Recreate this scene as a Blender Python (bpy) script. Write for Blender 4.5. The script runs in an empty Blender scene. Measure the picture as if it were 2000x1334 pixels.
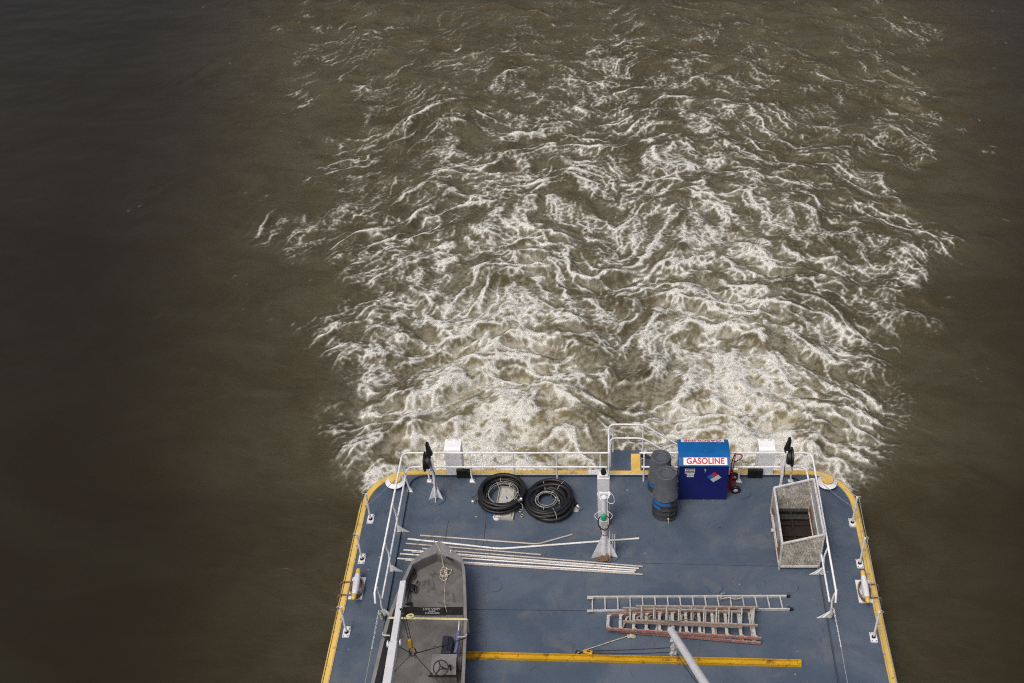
EXPOSURE = -0.16; WSEED = 11; FT0 = .13; FT1 = .92; FTM = .75; FTP = 1.3
import bpy, bmesh, math, random
import numpy as np
from mathutils import Vector, Matrix, Quaternion
R = math.radians
scene = bpy.context.scene
COL = scene.collection

# ------------------------------------------------------------------ camera
CAM_H = 23.2; PITCH = R(39.4); FPX = 2300.0; CX = 1190.0; CY = 667.0
cam_d = bpy.data.cameras.new('camera'); cam = bpy.data.objects.new('camera', cam_d); COL.objects.link(cam)
cam.location = (0, 0, CAM_H); cam.rotation_euler = (R(90) - PITCH, 0, 0)
cam_d.sensor_width = 36.0; cam_d.lens = 36.0 * FPX / 2000.0
cam_d.shift_x = -(CX - 1000) / 2000.0
cam_d.clip_start = 0.1; cam_d.clip_end = 5000
scene.camera = cam

def at(px, py, z=0.0):
    """survey helper: the point of the level plane z seen at photograph pixel (px, py)"""
    u = (px - CX) / FPX; v = (py - CY) / FPX
    c, s = math.cos(PITCH), math.sin(PITCH)
    dx, dy, dz = u, c - v * s, -s - v * c
    t = (z - CAM_H) / dz
    return Vector((dx * t, dy * t, z))

# ------------------------------------------------------------------ light
wd = bpy.data.worlds.new("World"); scene.world = wd; wd.use_nodes = True
nt = wd.node_tree; nt.nodes.clear()
sky = nt.nodes.new('ShaderNodeTexSky'); sky.sky_type = 'NISHITA'; sky.sun_disc = False
SUN_EL = R(62); SUN_AZ = R(-145)       # high sun behind the camera's left shoulder, through thin cloud
sky.sun_elevation = SUN_EL; sky.sun_rotation = SUN_AZ
sky.dust_density = 8.0; sky.ozone_density = 0.3; sky.air_density = 1.0
bg = nt.nodes.new('ShaderNodeBackground'); bg.inputs[1].default_value = 0.105
wo = nt.nodes.new('ShaderNodeOutputWorld')
nt.links.new(sky.outputs[0], bg.inputs[0]); nt.links.new(bg.outputs[0], wo.inputs[0])
sl = bpy.data.lights.new('sun', 'SUN'); sl.energy = 1.6; sl.angle = R(22); sl.color = (1.0, 0.96, 0.9)
so = bpy.data.objects.new('sun', sl); COL.objects.link(so)
sd = Vector((math.sin(SUN_AZ) * math.cos(SUN_EL), math.cos(SUN_AZ) * math.cos(SUN_EL), math.sin(SUN_EL)))
so.rotation_euler = sd.to_track_quat('Z', 'Y').to_euler(); so.location = (-20, 40, 40)
scene.view_settings.view_transform = 'Standard'; scene.view_settings.look = 'None'
scene.view_settings.gamma = 1.0; scene.view_settings.exposure = EXPOSURE
scene.cycles.use_adaptive_sampling = False; scene.cycles.max_bounces = 5
scene.cycles.use_denoising = False        # leave the fine grain, as a camera does
scene.cycles.pixel_filter_type = 'BLACKMAN_HARRIS'; scene.cycles.filter_width = 1.15

# ------------------------------------------------------------------ node helper
class NT:
    def __init__(self, name):
        self.m = bpy.data.materials.new(name); self.m.use_nodes = True
        self.t = self.m.node_tree; self.b = self.t.nodes['Principled BSDF']
    def n(self, typ, **kw):
        nd = self.t.nodes.new(typ)
        for k, v in kw.items():
            if k.startswith('i_'):
                key = k[2:]; key = int(key) if key.isdigit() else key
                self.set(nd.inputs[key], v)
            else: setattr(nd, k, v)
        return nd
    def set(self, sock, v):
        if isinstance(v, bpy.types.NodeSocket): self.t.links.new(v, sock)
        else:
            if isinstance(v, tuple) and len(v) == 3 and sock.type == 'RGBA': v = (*v, 1)
            sock.default_value = v
    def p(self, **kw):
        for k, v in kw.items(): self.set(self.b.inputs[k.replace('_', ' ')], v)
    def attr(self, name): return self.n('ShaderNodeAttribute', attribute_name=name).outputs['Fac']
    def obj(self): return self.n('ShaderNodeTexCoord').outputs['Object']
    def geo(self): return self.n('ShaderNodeNewGeometry').outputs['Position']
    def noise(self, vec, scale, detail=4, rough=.55, dist=0.0):
        return self.n('ShaderNodeTexNoise', i_Vector=vec, i_Scale=scale, i_Detail=detail, i_Roughness=rough, i_Distortion=dist).outputs['Fac']
    def ramp(self, f, a, b, lo=0.0, hi=1.0):
        nd = self.n('ShaderNodeMapRange', i_Value=f); nd.interpolation_type = 'SMOOTHSTEP'
        nd.inputs[1].default_value = a; nd.inputs[2].default_value = b; nd.inputs[3].default_value = lo; nd.inputs[4].default_value = hi
        return nd.outputs[0]
    def mix(self, f, a, b):
        nd = self.n('ShaderNodeMix', data_type='RGBA')
        self.set(nd.inputs[0], f); self.set(nd.inputs[6], a); self.set(nd.inputs[7], b); return nd.outputs[2]
    def math(self, op, a, b=0.0):
        nd = self.n('ShaderNodeMath', operation=op); self.set(nd.inputs[0], a); self.set(nd.inputs[1], b); return nd.outputs[0]
    def bump(self, h, strength=.3, dist=.01, normal=None):
        nd = self.n('ShaderNodeBump', i_Height=h, i_Strength=strength, i_Distance=dist)
        if normal is not None: self.set(nd.inputs['Normal'], normal)
        return nd.outputs[0]
    def scale(self, vec, s):
        nd = self.n('ShaderNodeMapping'); self.set(nd.inputs[0], vec); nd.inputs['Scale'].default_value = s; return nd.outputs[0]
# ------------------------------------------------------------------ the river and the propeller wash
# Foam is found by drifting a sheet of froth over random boils: it thins over upwellings and
# gathers in the seams between them, which gives the lace seen on real wash.
WZ = -1.35
def build_water():
    G = 2304; DX = 0.026; X0 = -33.0; Y0 = 13.0
    rng = np.random.default_rng(WSEED); f4 = np.float32
    kx = np.fft.rfftfreq(G, DX)[None, :].astype(f4); ky = np.fft.fftfreq(G, DX)[:, None].astype(f4)
    def grf(L, ax=1.0, ay=1.0, bw=0.45):
        w = np.fft.rfft2(rng.standard_normal((G, G), dtype=f4))
        k = np.sqrt((kx * ax) ** 2 + (ky * ay) ** 2) + 1e-6
        f = np.exp(-(np.log(k * L) / bw) ** 2 / 2).astype(f4); f[0, 0] = 0
        o = np.fft.irfft2(w * f, s=(G, G)).astype(f4)
        return o / o.std()
    def samp(F, ix, iy):
        fx = np.floor(ix); fy = np.floor(iy); tx = (ix - fx).astype(f4); ty = (iy - fy).astype(f4)
        a = fx.astype(np.int32) % G; b = fy.astype(np.int32) % G; a1 = (a + 1) % G; b1 = (b + 1) % G
        return (F[b, a] * (1 - tx) + F[b, a1] * tx) * (1 - ty) + (F[b1, a] * (1 - tx) + F[b1, a1] * tx) * ty
    def blur(F, s):
        k2 = kx ** 2 + ky ** 2
        return np.fft.irfft2(np.fft.rfft2(F) * np.exp(-2 * (math.pi * s) ** 2 * k2), s=(G, G)).astype(f4)
    def grad(F): return (np.roll(F, -1, 1) - np.roll(F, 1, 1)) / (2 * DX), (np.roll(F, -1, 0) - np.roll(F, 1, 0)) / (2 * DX)
    def lapstd(F): return ((np.roll(F, -1, 1) + np.roll(F, 1, 1) + np.roll(F, -1, 0) + np.roll(F, 1, 0) - 4 * F) / DX ** 2).std()
    def ss(a, b, x):
        t = np.clip((x - a) / (b - a), 0, 1); return t * t * (3 - 2 * t)
    xs = X0 + DX * np.arange(G)
    IX, IY = np.meshgrid(np.arange(G, dtype=f4), np.arange(G, dtype=f4))
    WX = X0 + DX * IX; WY = Y0 + DX * IY
    # fronts bow away from the two propeller races and meet in a seam on the centre line
    xr = np.abs(xs - 0.3)
    arc = 0.10 * np.maximum(xr - 2.8, 0) ** 1.6 + 0.16 * np.maximum(2.8 - xr, 0) ** 1.7
    ARC = (arc[None, :] / DX + grf(8.0) * 16).astype(f4)
    bend = lambda F: samp(F, IX, IY + ARC)
    Hbig = bend(grf(4.4, 1.25, 0.9, 0.5)); Hmid = bend(grf(1.9, 1.15, 0.95, 0.5)); Hsm = bend(grf(0.72, 1.1, 1.0, 0.5)); Hf = grf(0.30, 1.05, 1.0, 0.45); Hff = grf(0.13, 1.0, 1.0, 0.4)
    wob = (grf(7.0) * 1.3 + grf(2.2) * 0.6) * ss(25, 36, WY)
    Yk = np.array([10, 22.6, 23.4, 24.6, 27, 29, 32, 35, 42, 50, 60, 80.])
    Lk = np.array([-4.0, -5.6, -7.3, -8.1, -8.7, -9.2, -10.0, -11.2, -12.4, -14.5, -16, -18.])
    Rk = np.array([4.0, 6.0, 7.3, 8.3, 9.1, 9.4, 10.0, 11.4, 13.6, 15.0, 16, 18.])
    din = np.minimum(WX - np.interp(WY, Yk, Lk).astype(f4), np.interp(WY, Yk, Rk).astype(f4) - WX) + wob
    edge = ss(-0.6, 1.4 + 1.6 * ss(26, 40, WY), din)
    far = ss(60, 23, WY)
    jet = np.exp(-((np.abs(WX - 0.25) - 3.6) / (2.2 + 0.07 * (WY - 22))) ** 2)
    cen = np.exp(-((WX - 0.3 - 0.3 * np.sin(WY * .5)) / 1.0) ** 2) * ss(27, 33, WY) * (1 - 0.55 * ss(42, 58, WY))
    wig = grf(5.0, .8, 1.2) * .7 + grf(2.0) * .25
    s1 = np.interp(WY, [22, 33, 36, 44, 58], [-3.4, -2.6, -2.2, -.8, .3]).astype(f4); s2 = np.interp(WY, [22, 33, 36, 44, 58], [3.6, 4.2, 4.0, 2.5, 1.8]).astype(f4)
    streak = np.exp(-((WX - s1 + wig) / 1.0) ** 2) + np.exp(-((WX - s2 + wig) / 1.0) ** 2)
    rim = np.exp(-((din - 1.2) / 0.8) ** 2) * 0.30
    core = np.exp(-np.maximum(WY - 22.5, 0) / 6.5)
    base = (0.14 * (.25 + .95 * far) + 0.50 * far ** 1.3 * (0.35 + 0.65 * jet) + 0.17 * cen * (.3 + far) + 0.48 * streak * far ** .9 + rim * .8 + 2.8 * core * (.12 + .88 * jet)) * (1 - .45 * core * (1 - jet)) * (1 - .55 * np.exp(-((WX - .35) / 1.1) ** 2) * ss(35, 27, WY))
    patch = bend(grf(3.4, 1.25, 0.95, 0.6)); p2 = bend(grf(1.2, 1.15, 1.0, 0.6))
    Wt = edge * np.clip(base * (1 + 0.72 * patch + 0.75 * p2), 0.02, 3.5)
    stray = grf(0.5, 1.3, .9); stray2 = grf(3.0)
    Wt += 0.35 * ss(2.2, 3.4, stray + .7 * stray2) * ss(-7, 0, din) * (1 - edge) * ss(25, 29, WY)
    def advect(px, py, levels):
        for F, a, Cl, c in levels:
            k = a / lapstd(F); gx, gy = grad(F)
            Pc = grf(Cl, 1.0, 1.0); cx, cy = grad(Pc); kc = c / lapstd(Pc)
            dx = (k * gx - kc * cy) / DX; dy = (k * gy + kc * cx) / DX
            sx = samp(dx, px, py); sy = samp(dy, px, py)
            px = px + sx; py = py + sy
        return px, py
    L4 = ((Hff, -0.45, 0.14, .12), (Hf, -0.78, 0.25, .25), (Hsm, -0.88, 0.7, .36), (Hmid, -0.92, 1.6, .42), (Hbig, -0.8, 4.4, .32))
    state = rng.bit_generator.state
    rho = np.zeros(G * G); rh0 = np.zeros(G * G)
    for rep in range(2):
        rng.bit_generator.state = state
        jr = np.random.default_rng(100 + rep)
        px, py = advect(IX + jr.random((G, G), dtype=f4) - .5, IY + jr.random((G, G), dtype=f4) - .5, L4)
        fx = np.floor(px); fy = np.floor(py); tx = px - fx; ty = py - fy
        a = fx.astype(np.int64) % G; b = fy.astype(np.int64) % G
        for da, db, w in ((0, 0, (1 - tx) * (1 - ty)), (1, 0, tx * (1 - ty)), (0, 1, (1 - tx) * ty), (1, 1, tx * ty)):
            cell = (((b + db) % G) * G + (a + da) % G).ravel()
            rho += np.bincount(cell, weights=(w * Wt).ravel(), minlength=G * G) * .5
            rh0 += np.bincount(cell, weights=w.ravel(), minlength=G * G) * .5
    rho = rho.reshape(G, G).astype(f4); rh0 = rh0.reshape(G, G).astype(f4)
    cover = np.maximum(blur(rho, .05), 0) / (np.maximum(blur(rh0, .05), 0) + .05)
    web = blur(rh0, .014)
    foam = 1 - np.exp(-FT1 * np.maximum(web * np.minimum(cover, FTM + .25 * cover + .6 * core * np.maximum(cover - FTM, 0)) - FT0 * (1 - .7 * core), 0) ** FTP)
    churn = core * (.1 + .9 * jet) * edge; foam = np.maximum(foam, np.clip(1.25 * churn * ss(-.55, 1.5, .6 * Hmid + .6 * Hsm + .7 * Hf + .5 * grf(.14)), 0, .92))
    foam = np.clip(foam + .07 * np.clip(cover, 0, 1.2) * ss(-.6, 1.6, grf(.10) + .6 * Hf), 0, 1)
    veil = .34 * ss(.75, 2.6, blur(rh0, .010)) * blur(ss(.02, .30, cover), .25) * (.45 + .55 * far)
    foam = 1 - (1 - foam) * (1 - np.clip(veil, 0, .6))
    soft = blur(foam, 0.05); froth = blur(foam, 0.22); aer = blur(foam, 0.9)
    amp = edge * (0.030 + 0.035 * far + 0.09 * core) + 0.034 * ss(-6, 0, din)
    chop = grf(1.1, 1.5, .9) * .010 + grf(2.6, 1.6, .9) * .02
    H = amp * (-0.75 * Hbig - 0.42 * Hmid - 0.12 * Hsm) + chop * (0.30 + 1.0 * edge) + 0.05 * froth * (0.5 + 1.6*core) + 0.045 * soft * (0.6 + 1.2*core)
    aer = np.clip(.55 * aer + .75 * edge * blur((core * (.25 + .75 * jet)).astype(f4), .6) * (1 + .3 * Hmid), 0, 1)
    # ---- mesh: one sheet, fine over the wash, running out to the horizon
    x_in = np.arange(-31.5, 26.3, 0.031)
    y_in = [13.6]
    while y_in[-1] < 59: y_in.append(y_in[-1] + 0.027 * (y_in[-1] / 22.0) ** 0.9)
    y_in = np.array(y_in)
    out = np.array([0.5, 1.5, 4, 9, 20, 45, 100, 220, 500, 1100, 2500.])
    xv = np.concatenate([x_in[0] - out[::-1], x_in, x_in[-1] + out]); yv = np.concatenate([y_in[0] - out[::-1], y_in, y_in[-1] + out])
    nx, ny = len(xv), len(yv)
    VX, VY = np.meshgrid(xv, yv)
    ix = np.clip((VX - X0) / DX, 0, G - 2); iy = np.clip((VY - Y0) / DX, 0, G - 2)
    inside = ss(0, 1.5, VX - x_in[0] + .2) * ss(0, 1.5, x_in[-1] - VX + .2) * ss(0, .8, VY - y_in[0] + .1) * ss(0, 3, y_in[-1] - VY + .2)
    dyv = np.gradient(yv)[:, None] / DX
    def S(F, sub=True):
        if not sub: return samp(F, ix, iy)
        return (samp(F, ix, iy) + samp(F, ix, iy + .33 * dyv.clip(0, 4)) + samp(F, ix, iy - .33 * dyv.clip(0, 4))) / 3
    vf = S(foam) * inside; vs = S(soft, False) * inside; va = S(aer, False) * inside; vz = WZ + S(H, False) * inside
    vm = ss(-9, 3.0, S(din - wob, False)) * inside
    co = np.stack([VX, VY, vz], -1).reshape(-1, 3).astype(f4)
    ii = (np.arange(ny - 1)[:, None] * nx + np.arange(nx - 1)[None, :]).ravel()
    quads = np.stack([ii, ii + 1, ii + 1 + nx, ii + nx], -1).astype(np.int32)
    me = bpy.data.meshes.new('river_water')
    me.vertices.add(len(co)); me.vertices.foreach_set('co', co.ravel())
    me.loops.add(quads.size); me.loops.foreach_set('vertex_index', quads.ravel())
    me.polygons.add(len(quads)); me.polygons.foreach_set('loop_start', np.arange(0, quads.size, 4, dtype=np.int32))
    me.polygons.foreach_set('loop_total', np.full(len(quads), 4, np.int32))
    me.polygons.foreach_set('use_smooth', np.ones(len(quads), bool))
    me.update(calc_edges=True)
    for nm, arr in (('foam', vf), ('froth', vs), ('aerate', va), ('mixing', vm)):
        at_ = me.attributes.new(nm, 'FLOAT', 'POINT'); at_.data.foreach_set('value', arr.astype(f4).ravel())
    o = bpy.data.objects.new('river_water', me); COL.objects.link(o); o['kind'] = 'structure'
    o['label'] = 'muddy brown river churned to white foam behind the boat'
    # ---- material
    T = NT('river water'); P = T.geo()
    foam_a = T.attr('foam'); aer_a = T.attr('aerate'); mix_a = T.attr('mixing'); fr_a = T.attr('froth')
    silt = T.noise(T.scale(P, (.10, .16, .1)), 1.0, 5, .6, 1.2)
    deep = T.mix(T.ramp(silt, .35, .68), (0.0190, 0.0150, 0.0078), (0.0240, 0.0205, 0.0118))
    stirred = T.mix(T.ramp(T.noise(T.scale(P, (.35, .6, .3)), 1.0, 5, .6, 1.0), .35, .65), (0.066, 0.054, 0.028), (0.086, 0.077, 0.046))
    body = T.mix(T.math('POWER', mix_a, 1.3), deep, stirred)
    body = T.mix(T.ramp(aer_a, .10, 1.0, 0, 1), body, (0.24, 0.205, 0.112))
    speck = T.noise(P, 26.0, 3, .65)
    fm = T.math('MULTIPLY', foam_a, T.ramp(speck, .30, .62, .64, 1.10))
    fmask = T.math('MINIMUM', fm, 1.0)
    foam_c = T.mix(T.ramp(fr_a, .1, .7), (0.58, 0.58, 0.52), (0.79, 0.80, 0.76))
    T.p(Base_Color=T.mix(fmask, body, foam_c), Roughness=T.math('ADD', T.math('MULTIPLY', fmask, .5), .2), IOR=1.33)
    T.b.inputs['Specular IOR Level'].default_value = .35
    rip = T.math('ADD', T.noise(T.scale(P, (1.6, 3.2, 1)), 1.0, 6, .62, .6), T.math('MULTIPLY', speck, T.math('MULTIPLY', fr_a, .6)))
    T.p(Normal=T.bump(rip, T.math('ADD', T.math('MULTIPLY', mix_a, .75), .08), .10))
    me.materials.append(T.m)
    return o
# ------------------------------------------------------------------ mesh helpers
rnd = random.Random(5)
def V(*a): return Vector(a)
SPLIT = {'weld_seam', 'lifting_lug', 'bolt', 'eye_ring', 'foot', 'handle', 'cable_tie', 'side_ring', 'hook_bracket', 'cross_bar', 'insert', 'strap_end', 'coaming_cap', 'bench_plate', 'side_stringer'}
class MB:
    """collects shapes; build() links them as ONE mesh object"""
    def __init__(self): self.bm = bmesh.new()
    def add(self, vs, fs, smooth=False):
        bv = [self.bm.verts.new(v) for v in vs]
        for f in fs:
            try: nf = self.bm.faces.new([bv[i] for i in f]); nf.smooth = smooth
            except ValueError: pass
        return bv
    def box(self, lo, hi, bevel=0.0, mat=None):
        x0, y0, z0 = lo; x1, y1, z1 = hi
        vs = [V(x, y, z) for z in (z0, z1) for x, y in ((x0, y0), (x1, y0), (x1, y1), (x0, y1))]
        if mat is not None: vs = [mat @ v for v in vs]
        bv = self.add(vs, [(3, 2, 1, 0), (4, 5, 6, 7), (0, 1, 5, 4), (1, 2, 6, 5), (2, 3, 7, 6), (3, 0, 4, 7)])
        if bevel:
            es = list({e for v in bv for e in v.link_edges})
            bmesh.ops.bevel(self.bm, geom=es, offset=bevel, segments=2, affect='EDGES', profile=.5)
        return self
    def bar(self, a, b, w, h, up=V(0, 0, 1), bevel=0.0):
        a = Vector(a); b = Vector(b); d = (b - a); L = d.length; d.normalize()
        s = d.cross(up); s = s.normalized() if s.length > 1e-4 else V(1, 0, 0); u = s.cross(d)
        m = Matrix((s, d, u)).transposed().to_4x4(); m.translation = a
        return self.box((-w / 2, 0, -h / 2), (w / 2, L, h / 2), bevel, m)
    def tube(self, pts, r, n=10, cap=True, closed=False, radii=None):
        pts = [Vector(p) for p in pts]; k = len(pts)
        if k < 2: return self
        rings = []; prev = None
        for i, p in enumerate(pts):
            if closed: t = (pts[(i + 1) % k] - pts[i - 1])
            else: t = (pts[min(i + 1, k - 1)] - pts[max(i - 1, 0)])
            t.normalize()
            if prev is None:
                s = t.cross(V(0, 0, 1)); s = s.normalized() if s.length > 1e-3 else V(1, 0, 0)
            else:
                s = prev - t * prev.dot(t); s = s.normalized() if s.length > 1e-5 else t.orthogonal().normalized()
            prev = s; u = t.cross(s); rr = radii[i] if radii else r
            rings.append([self.bm.verts.new(p + (s * math.cos(a) + u * math.sin(a)) * rr) for a in (2 * math.pi * j / n for j in range(n))])
        for i in range(k if closed else k - 1):
            A = rings[i]; B = rings[(i + 1) % k]
            for j in range(n):
                f = self.bm.faces.new((A[j], A[(j + 1) % n], B[(j + 1) % n], B[j])); f.smooth = True
        if cap and not closed:
            for f in (self.bm.faces.new(rings[0][::-1]), self.bm.faces.new(rings[-1])):
                for e in f.edges: e.smooth = False
        return self
    def lathe(self, prof, c=(0, 0, 0), n=28, smooth=True, mat=None):
        """prof: (radius, z) pairs from the bottom up"""
        c = Vector(c); rings = []
        for r, z in prof:
            ring = []
            for j in range(n):
                a = 2 * math.pi * j / n; v = V(r * math.cos(a), r * math.sin(a), z)
                if mat is not None: v = mat @ v
                ring.append(self.bm.verts.new(c + v))
            rings.append(ring)
        for A, B in zip(rings, rings[1:]):
            for j in range(n):
                f = self.bm.faces.new((A[j], A[(j + 1) % n], B[(j + 1) % n], B[j])); f.smooth = smooth
        for f in (self.bm.faces.new(rings[0][::-1]), self.bm.faces.new(rings[-1])):
            for e in f.edges: e.smooth = False
        for k in range(1, len(prof) - 1):      # crease the sharp turns of the profile
            (r0, z0), (r1, z1), (r2, z2) = prof[k - 1:k + 2]; u = V(r1 - r0, z1 - z0); w = V(r2 - r1, z2 - z1)
            if u.length > 0 and w.length > 0 and u.angle(w) > 0.75:
                for j in range(n):
                    e = self.bm.edges.get((rings[k][j], rings[k][(j + 1) % n]))
                    if e: e.smooth = False
        return self
    def prism(self, outline, z0, z1):
        n = len(outline)
        vs = [V(p[0], p[1], z0) for p in outline] + [V(p[0], p[1], z1) for p in outline]
        self.add(vs, [tuple(range(n))[::-1], tuple(range(n, 2 * n))] + [(i, (i + 1) % n, n + (i + 1) % n, n + i) for i in range(n)])
        return self
    def plate(self, pts, th):
        """polygon of 3-D points given a thickness"""
        pts = [Vector(p) for p in pts]; nrm = (pts[1] - pts[0]).cross(pts[2] - pts[0]).normalized() * th / 2; n = len(pts)
        self.add([p - nrm for p in pts] + [p + nrm for p in pts], [tuple(range(n))[::-1], tuple(range(n, 2 * n))] + [(i, (i + 1) % n, n + (i + 1) % n, n + i) for i in range(n)])
        return self
    def loft(self, A, B, z=None, closed=False):
        n = len(A); vs = list(A) + list(B)
        self.add(vs, [(i, (i + 1) % n, n + (i + 1) % n, n + i) for i in range(n if closed else n - 1)])
        return self
    def build(self, name, mat, parent=None, label=None, fix=True):
        if fix: bmesh.ops.recalc_face_normals(self.bm, faces=self.bm.faces[:])
        if name in SPLIT:      # every loose piece becomes a part of its own
            todo = set(self.bm.verts); groups = []
            while todo:
                st = [todo.pop()]; g = set(st)
                while st:
                    for e in st.pop().link_edges:
                        for v in e.verts:
                            if v not in g: g.add(v); st.append(v); todo.discard(v)
                groups.append(g)
            if len(groups) > 1:
                first = None
                for g in groups:
                    q = MB(); mp = {v: q.bm.verts.new(v.co) for v in sorted(g, key=lambda v: v.index)}
                    for f in self.bm.faces:
                        if f.verts[0] in g: nf = q.bm.faces.new([mp[v] for v in f.verts]); nf.smooth = f.smooth
                        if f.verts[0] in g:
                            for e in f.edges:
                                if not e.smooth: q.bm.edges.get((mp[e.verts[0]], mp[e.verts[1]])).smooth = False
                    c_ = sum((v.co for v in q.bm.verts), Vector()) / len(q.bm.verts)
                    o = q.shift(c_).build(name, mat, parent, label); o.location = c_
                    first = first or o
                self.bm.free(); return first
        me = bpy.data.meshes.new(name); self.bm.to_mesh(me); self.bm.free()
        me.materials.append(mat)
        o = bpy.data.objects.new(name, me); COL.objects.link(o)
        if parent is not None: o.parent = parent
        if label: o['label'] = label
        return o
    def shift(self, v):
        for x in self.bm.verts: x.co -= v
        return self
def tag(o, label, cat, group=None):
    o['label'] = label; o['category'] = cat
    if group: o['group'] = group
    return o
def thing(name, loc, label, cat, group=None, rz=0.0):
    o = bpy.data.objects.new(name, None); COL.objects.link(o); o.location = loc; o.rotation_euler = (0, 0, rz)
    o.empty_display_size = .2
    return tag(o, label, cat, group)
def copy_thing(root, loc, label, group=None, rz=0.0):
    def rec(o, par):
        c = o.copy(); COL.objects.link(c); c.parent = par
        for ch in [x for x in list(bpy.data.objects) if x.parent is o]: rec(ch, c)
        return c
    r = rec(root, None); r.location = loc; r.rotation_euler = (0, 0, rz); r['label'] = label
    if group: r['group'] = group
    return r
def fillet(pts, rad, n=6):
    """round the corners of a polyline"""
    pts = [Vector(p) for p in pts]; out = [pts[0]]
    for i in range(1, len(pts) - 1):
        p = pts[i]; a = pts[i - 1] - p; b = pts[i + 1] - p
        r = min(rad, a.length * .45, b.length * .45); A = p + a.normalized() * r; B = p + b.normalized() * r
        for k in range(n + 1):
            t = k / n; out.append(A * (1 - t) ** 2 + p * 2 * t * (1 - t) + B * t ** 2)
    out.append(pts[-1]); return out
def smooth_path(pts, n=6):
    """Catmull-Rom through the points"""
    P = [Vector(p) for p in pts]; P = [P[0] * 2 - P[1]] + P + [P[-1] * 2 - P[-2]]; out = []
    for i in range(1, len(P) - 2):
        for k in range(n):
            t = k / n; a, b, c, d = P[i - 1:i + 3]
            out.append(.5 * ((2 * b) + (c - a) * t + (2 * a - 5 * b + 4 * c - d) * t * t + (3 * b - a - 3 * c + d) * t ** 3))
    out.append(P[-2]); return out
def sag(a, b, s, n=14):
    a = Vector(a); b = Vector(b); return [a.lerp(b, k / n) - V(0, 0, s * 4 * (k / n) * (1 - k / n)) for k in range(n + 1)]
def lettering(txt, name, mat, parent, size, M, extrude=.002, sx=1.0, bold=0.0, spacing=1.0):
    cu = bpy.data.curves.new(name, 'FONT'); cu.body = txt; cu.align_x = 'CENTER'; cu.align_y = 'CENTER'; cu.size = size
    cu.extrude = extrude; cu.offset = bold; cu.space_character = spacing
    tmp = bpy.data.objects.new(name, cu); COL.objects.link(tmp)
    me = bpy.data.meshes.new_from_object(tmp.evaluated_get(bpy.context.evaluated_depsgraph_get()))
    bpy.data.objects.remove(tmp); me.transform(M @ Matrix.Diagonal((sx, 1, 1, 1))); me.name = name
    me.materials.clear(); me.materials.append(mat)
    o = bpy.data.objects.new(name, me); COL.objects.link(o); o.parent = parent; return o

def fp(px, py, Y):
    """point of the upright plane y = Y seen at photograph pixel (px, py)"""
    u = (px - CX) / FPX; v = (py - CY) / FPX; c, s = math.cos(PITCH), math.sin(PITCH)
    t = Y / (c - v * s); return V(u * t, Y, CAM_H - t * (s + v * c))
def z_at(Y, py): return fp(CX, py, Y).z

# ------------------------------------------------------------------ materials
def paint(name, col, rough=.45, wear=None, wear_amt=.25, scale=3.0, metal=0.0, var=.12, bump=.06, spec=.5):
    T = NT(name); P = T.obj()
    n1 = T.noise(P, scale, 5, .6)
    dark = tuple(c * (1 - var) for c in col); lite = tuple(min(1, c * (1 + var)) for c in col)
    c = T.mix(T.ramp(n1, .3, .7), dark, lite)
    if wear:
        n2 = T.noise(P, scale * 3.1, 8, .68, .4)
        m = T.ramp(n2, .62 - wear_amt * .25, .70 - wear_amt * .2)
        c = T.mix(T.math('MULTIPLY', m, .85), c, wear)
    T.p(Base_Color=c, Roughness=T.ramp(n1, .2, .8, rough - .08, rough + .1), Metallic=metal)
    if bump: T.p(Normal=T.bump(T.noise(P, scale * 9, 4, .6), bump, .01))
    return T.m
M = {}
RUST = (.16, .065, .028)
M['white'] = paint('white paint', (.74, .76, .80), .4, (.36, .33, .29), .12, 2.2)
M['casing'] = paint('casing paint', (.86, .87, .90), .4, (.5, .48, .45), .04, 2.2, var=.04)
M['rail'] = paint('rail paint', (.80, .81, .84), .38, (.4, .38, .34), .08, 3.0)
M['dull'] = paint('dull white paint', (.58, .58, .59), .5, (.33, .25, .18), .30, 5.0)
M['yellow'] = paint('yellow rail paint', (.68, .47, .12), .5, (.30, .19, .07), .16, 1.3, var=.12)
M['cream'] = paint('yellow cap paint', (.70, .47, .11), .45, (.5, .36, .2), .15, 3)
M['beam'] = paint('yellow beam paint', (.55, .33, .012), .4, (.22, .09, .02), .30, 1.4)
M['black'] = paint('black plastic', (.010, .010, .011), .45, None)
M['rubber'] = paint('black rubber', (.007, .007, .008), .5, (.03, .03, .03), .12, 6, spec=.3)
M['blue_lid'] = paint('blue lid paint', (.003, .105, .34), .33, (.05, .16, .4), .06, 2)
M['blue_body'] = paint('dark blue paint', (.002, .008, .135), .35, (.006, .02, .16), .05, 2)
M['grey_can'] = paint('grey bin plastic', (.088, .097, .116), .5, (.14, .14, .14), .12, 4)
M['dark_can'] = paint('dark bin plastic', (.036, .038, .046), .5, (.07, .07, .07), .2, 4)
M['can_blue'] = paint('blue band', (.012, .16, .50), .45, None)
M['alu'] = paint('weathered aluminium', (.58, .58, .58), .38, (.32, .30, .27), .25, 5, metal=.2)
M['alu_dull'] = paint('dull aluminium', (.50, .50, .47), .5, (.24, .20, .16), .38, 6, metal=.1)
M['pipe_white'] = paint('white pipe', (.74, .73, .72), .35, (.42, .37, .33), .22, 1.3, metal=.0)
M['pipe_grey'] = paint('grey conduit', (.42, .39, .36), .42, (.25, .18, .13), .3, 1.6, metal=.1)
M['skiff'] = paint('skiff grey paint', (.195, .195, .195), .5, (.22, .21, .20), .16, 2.4, var=.16)
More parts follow.
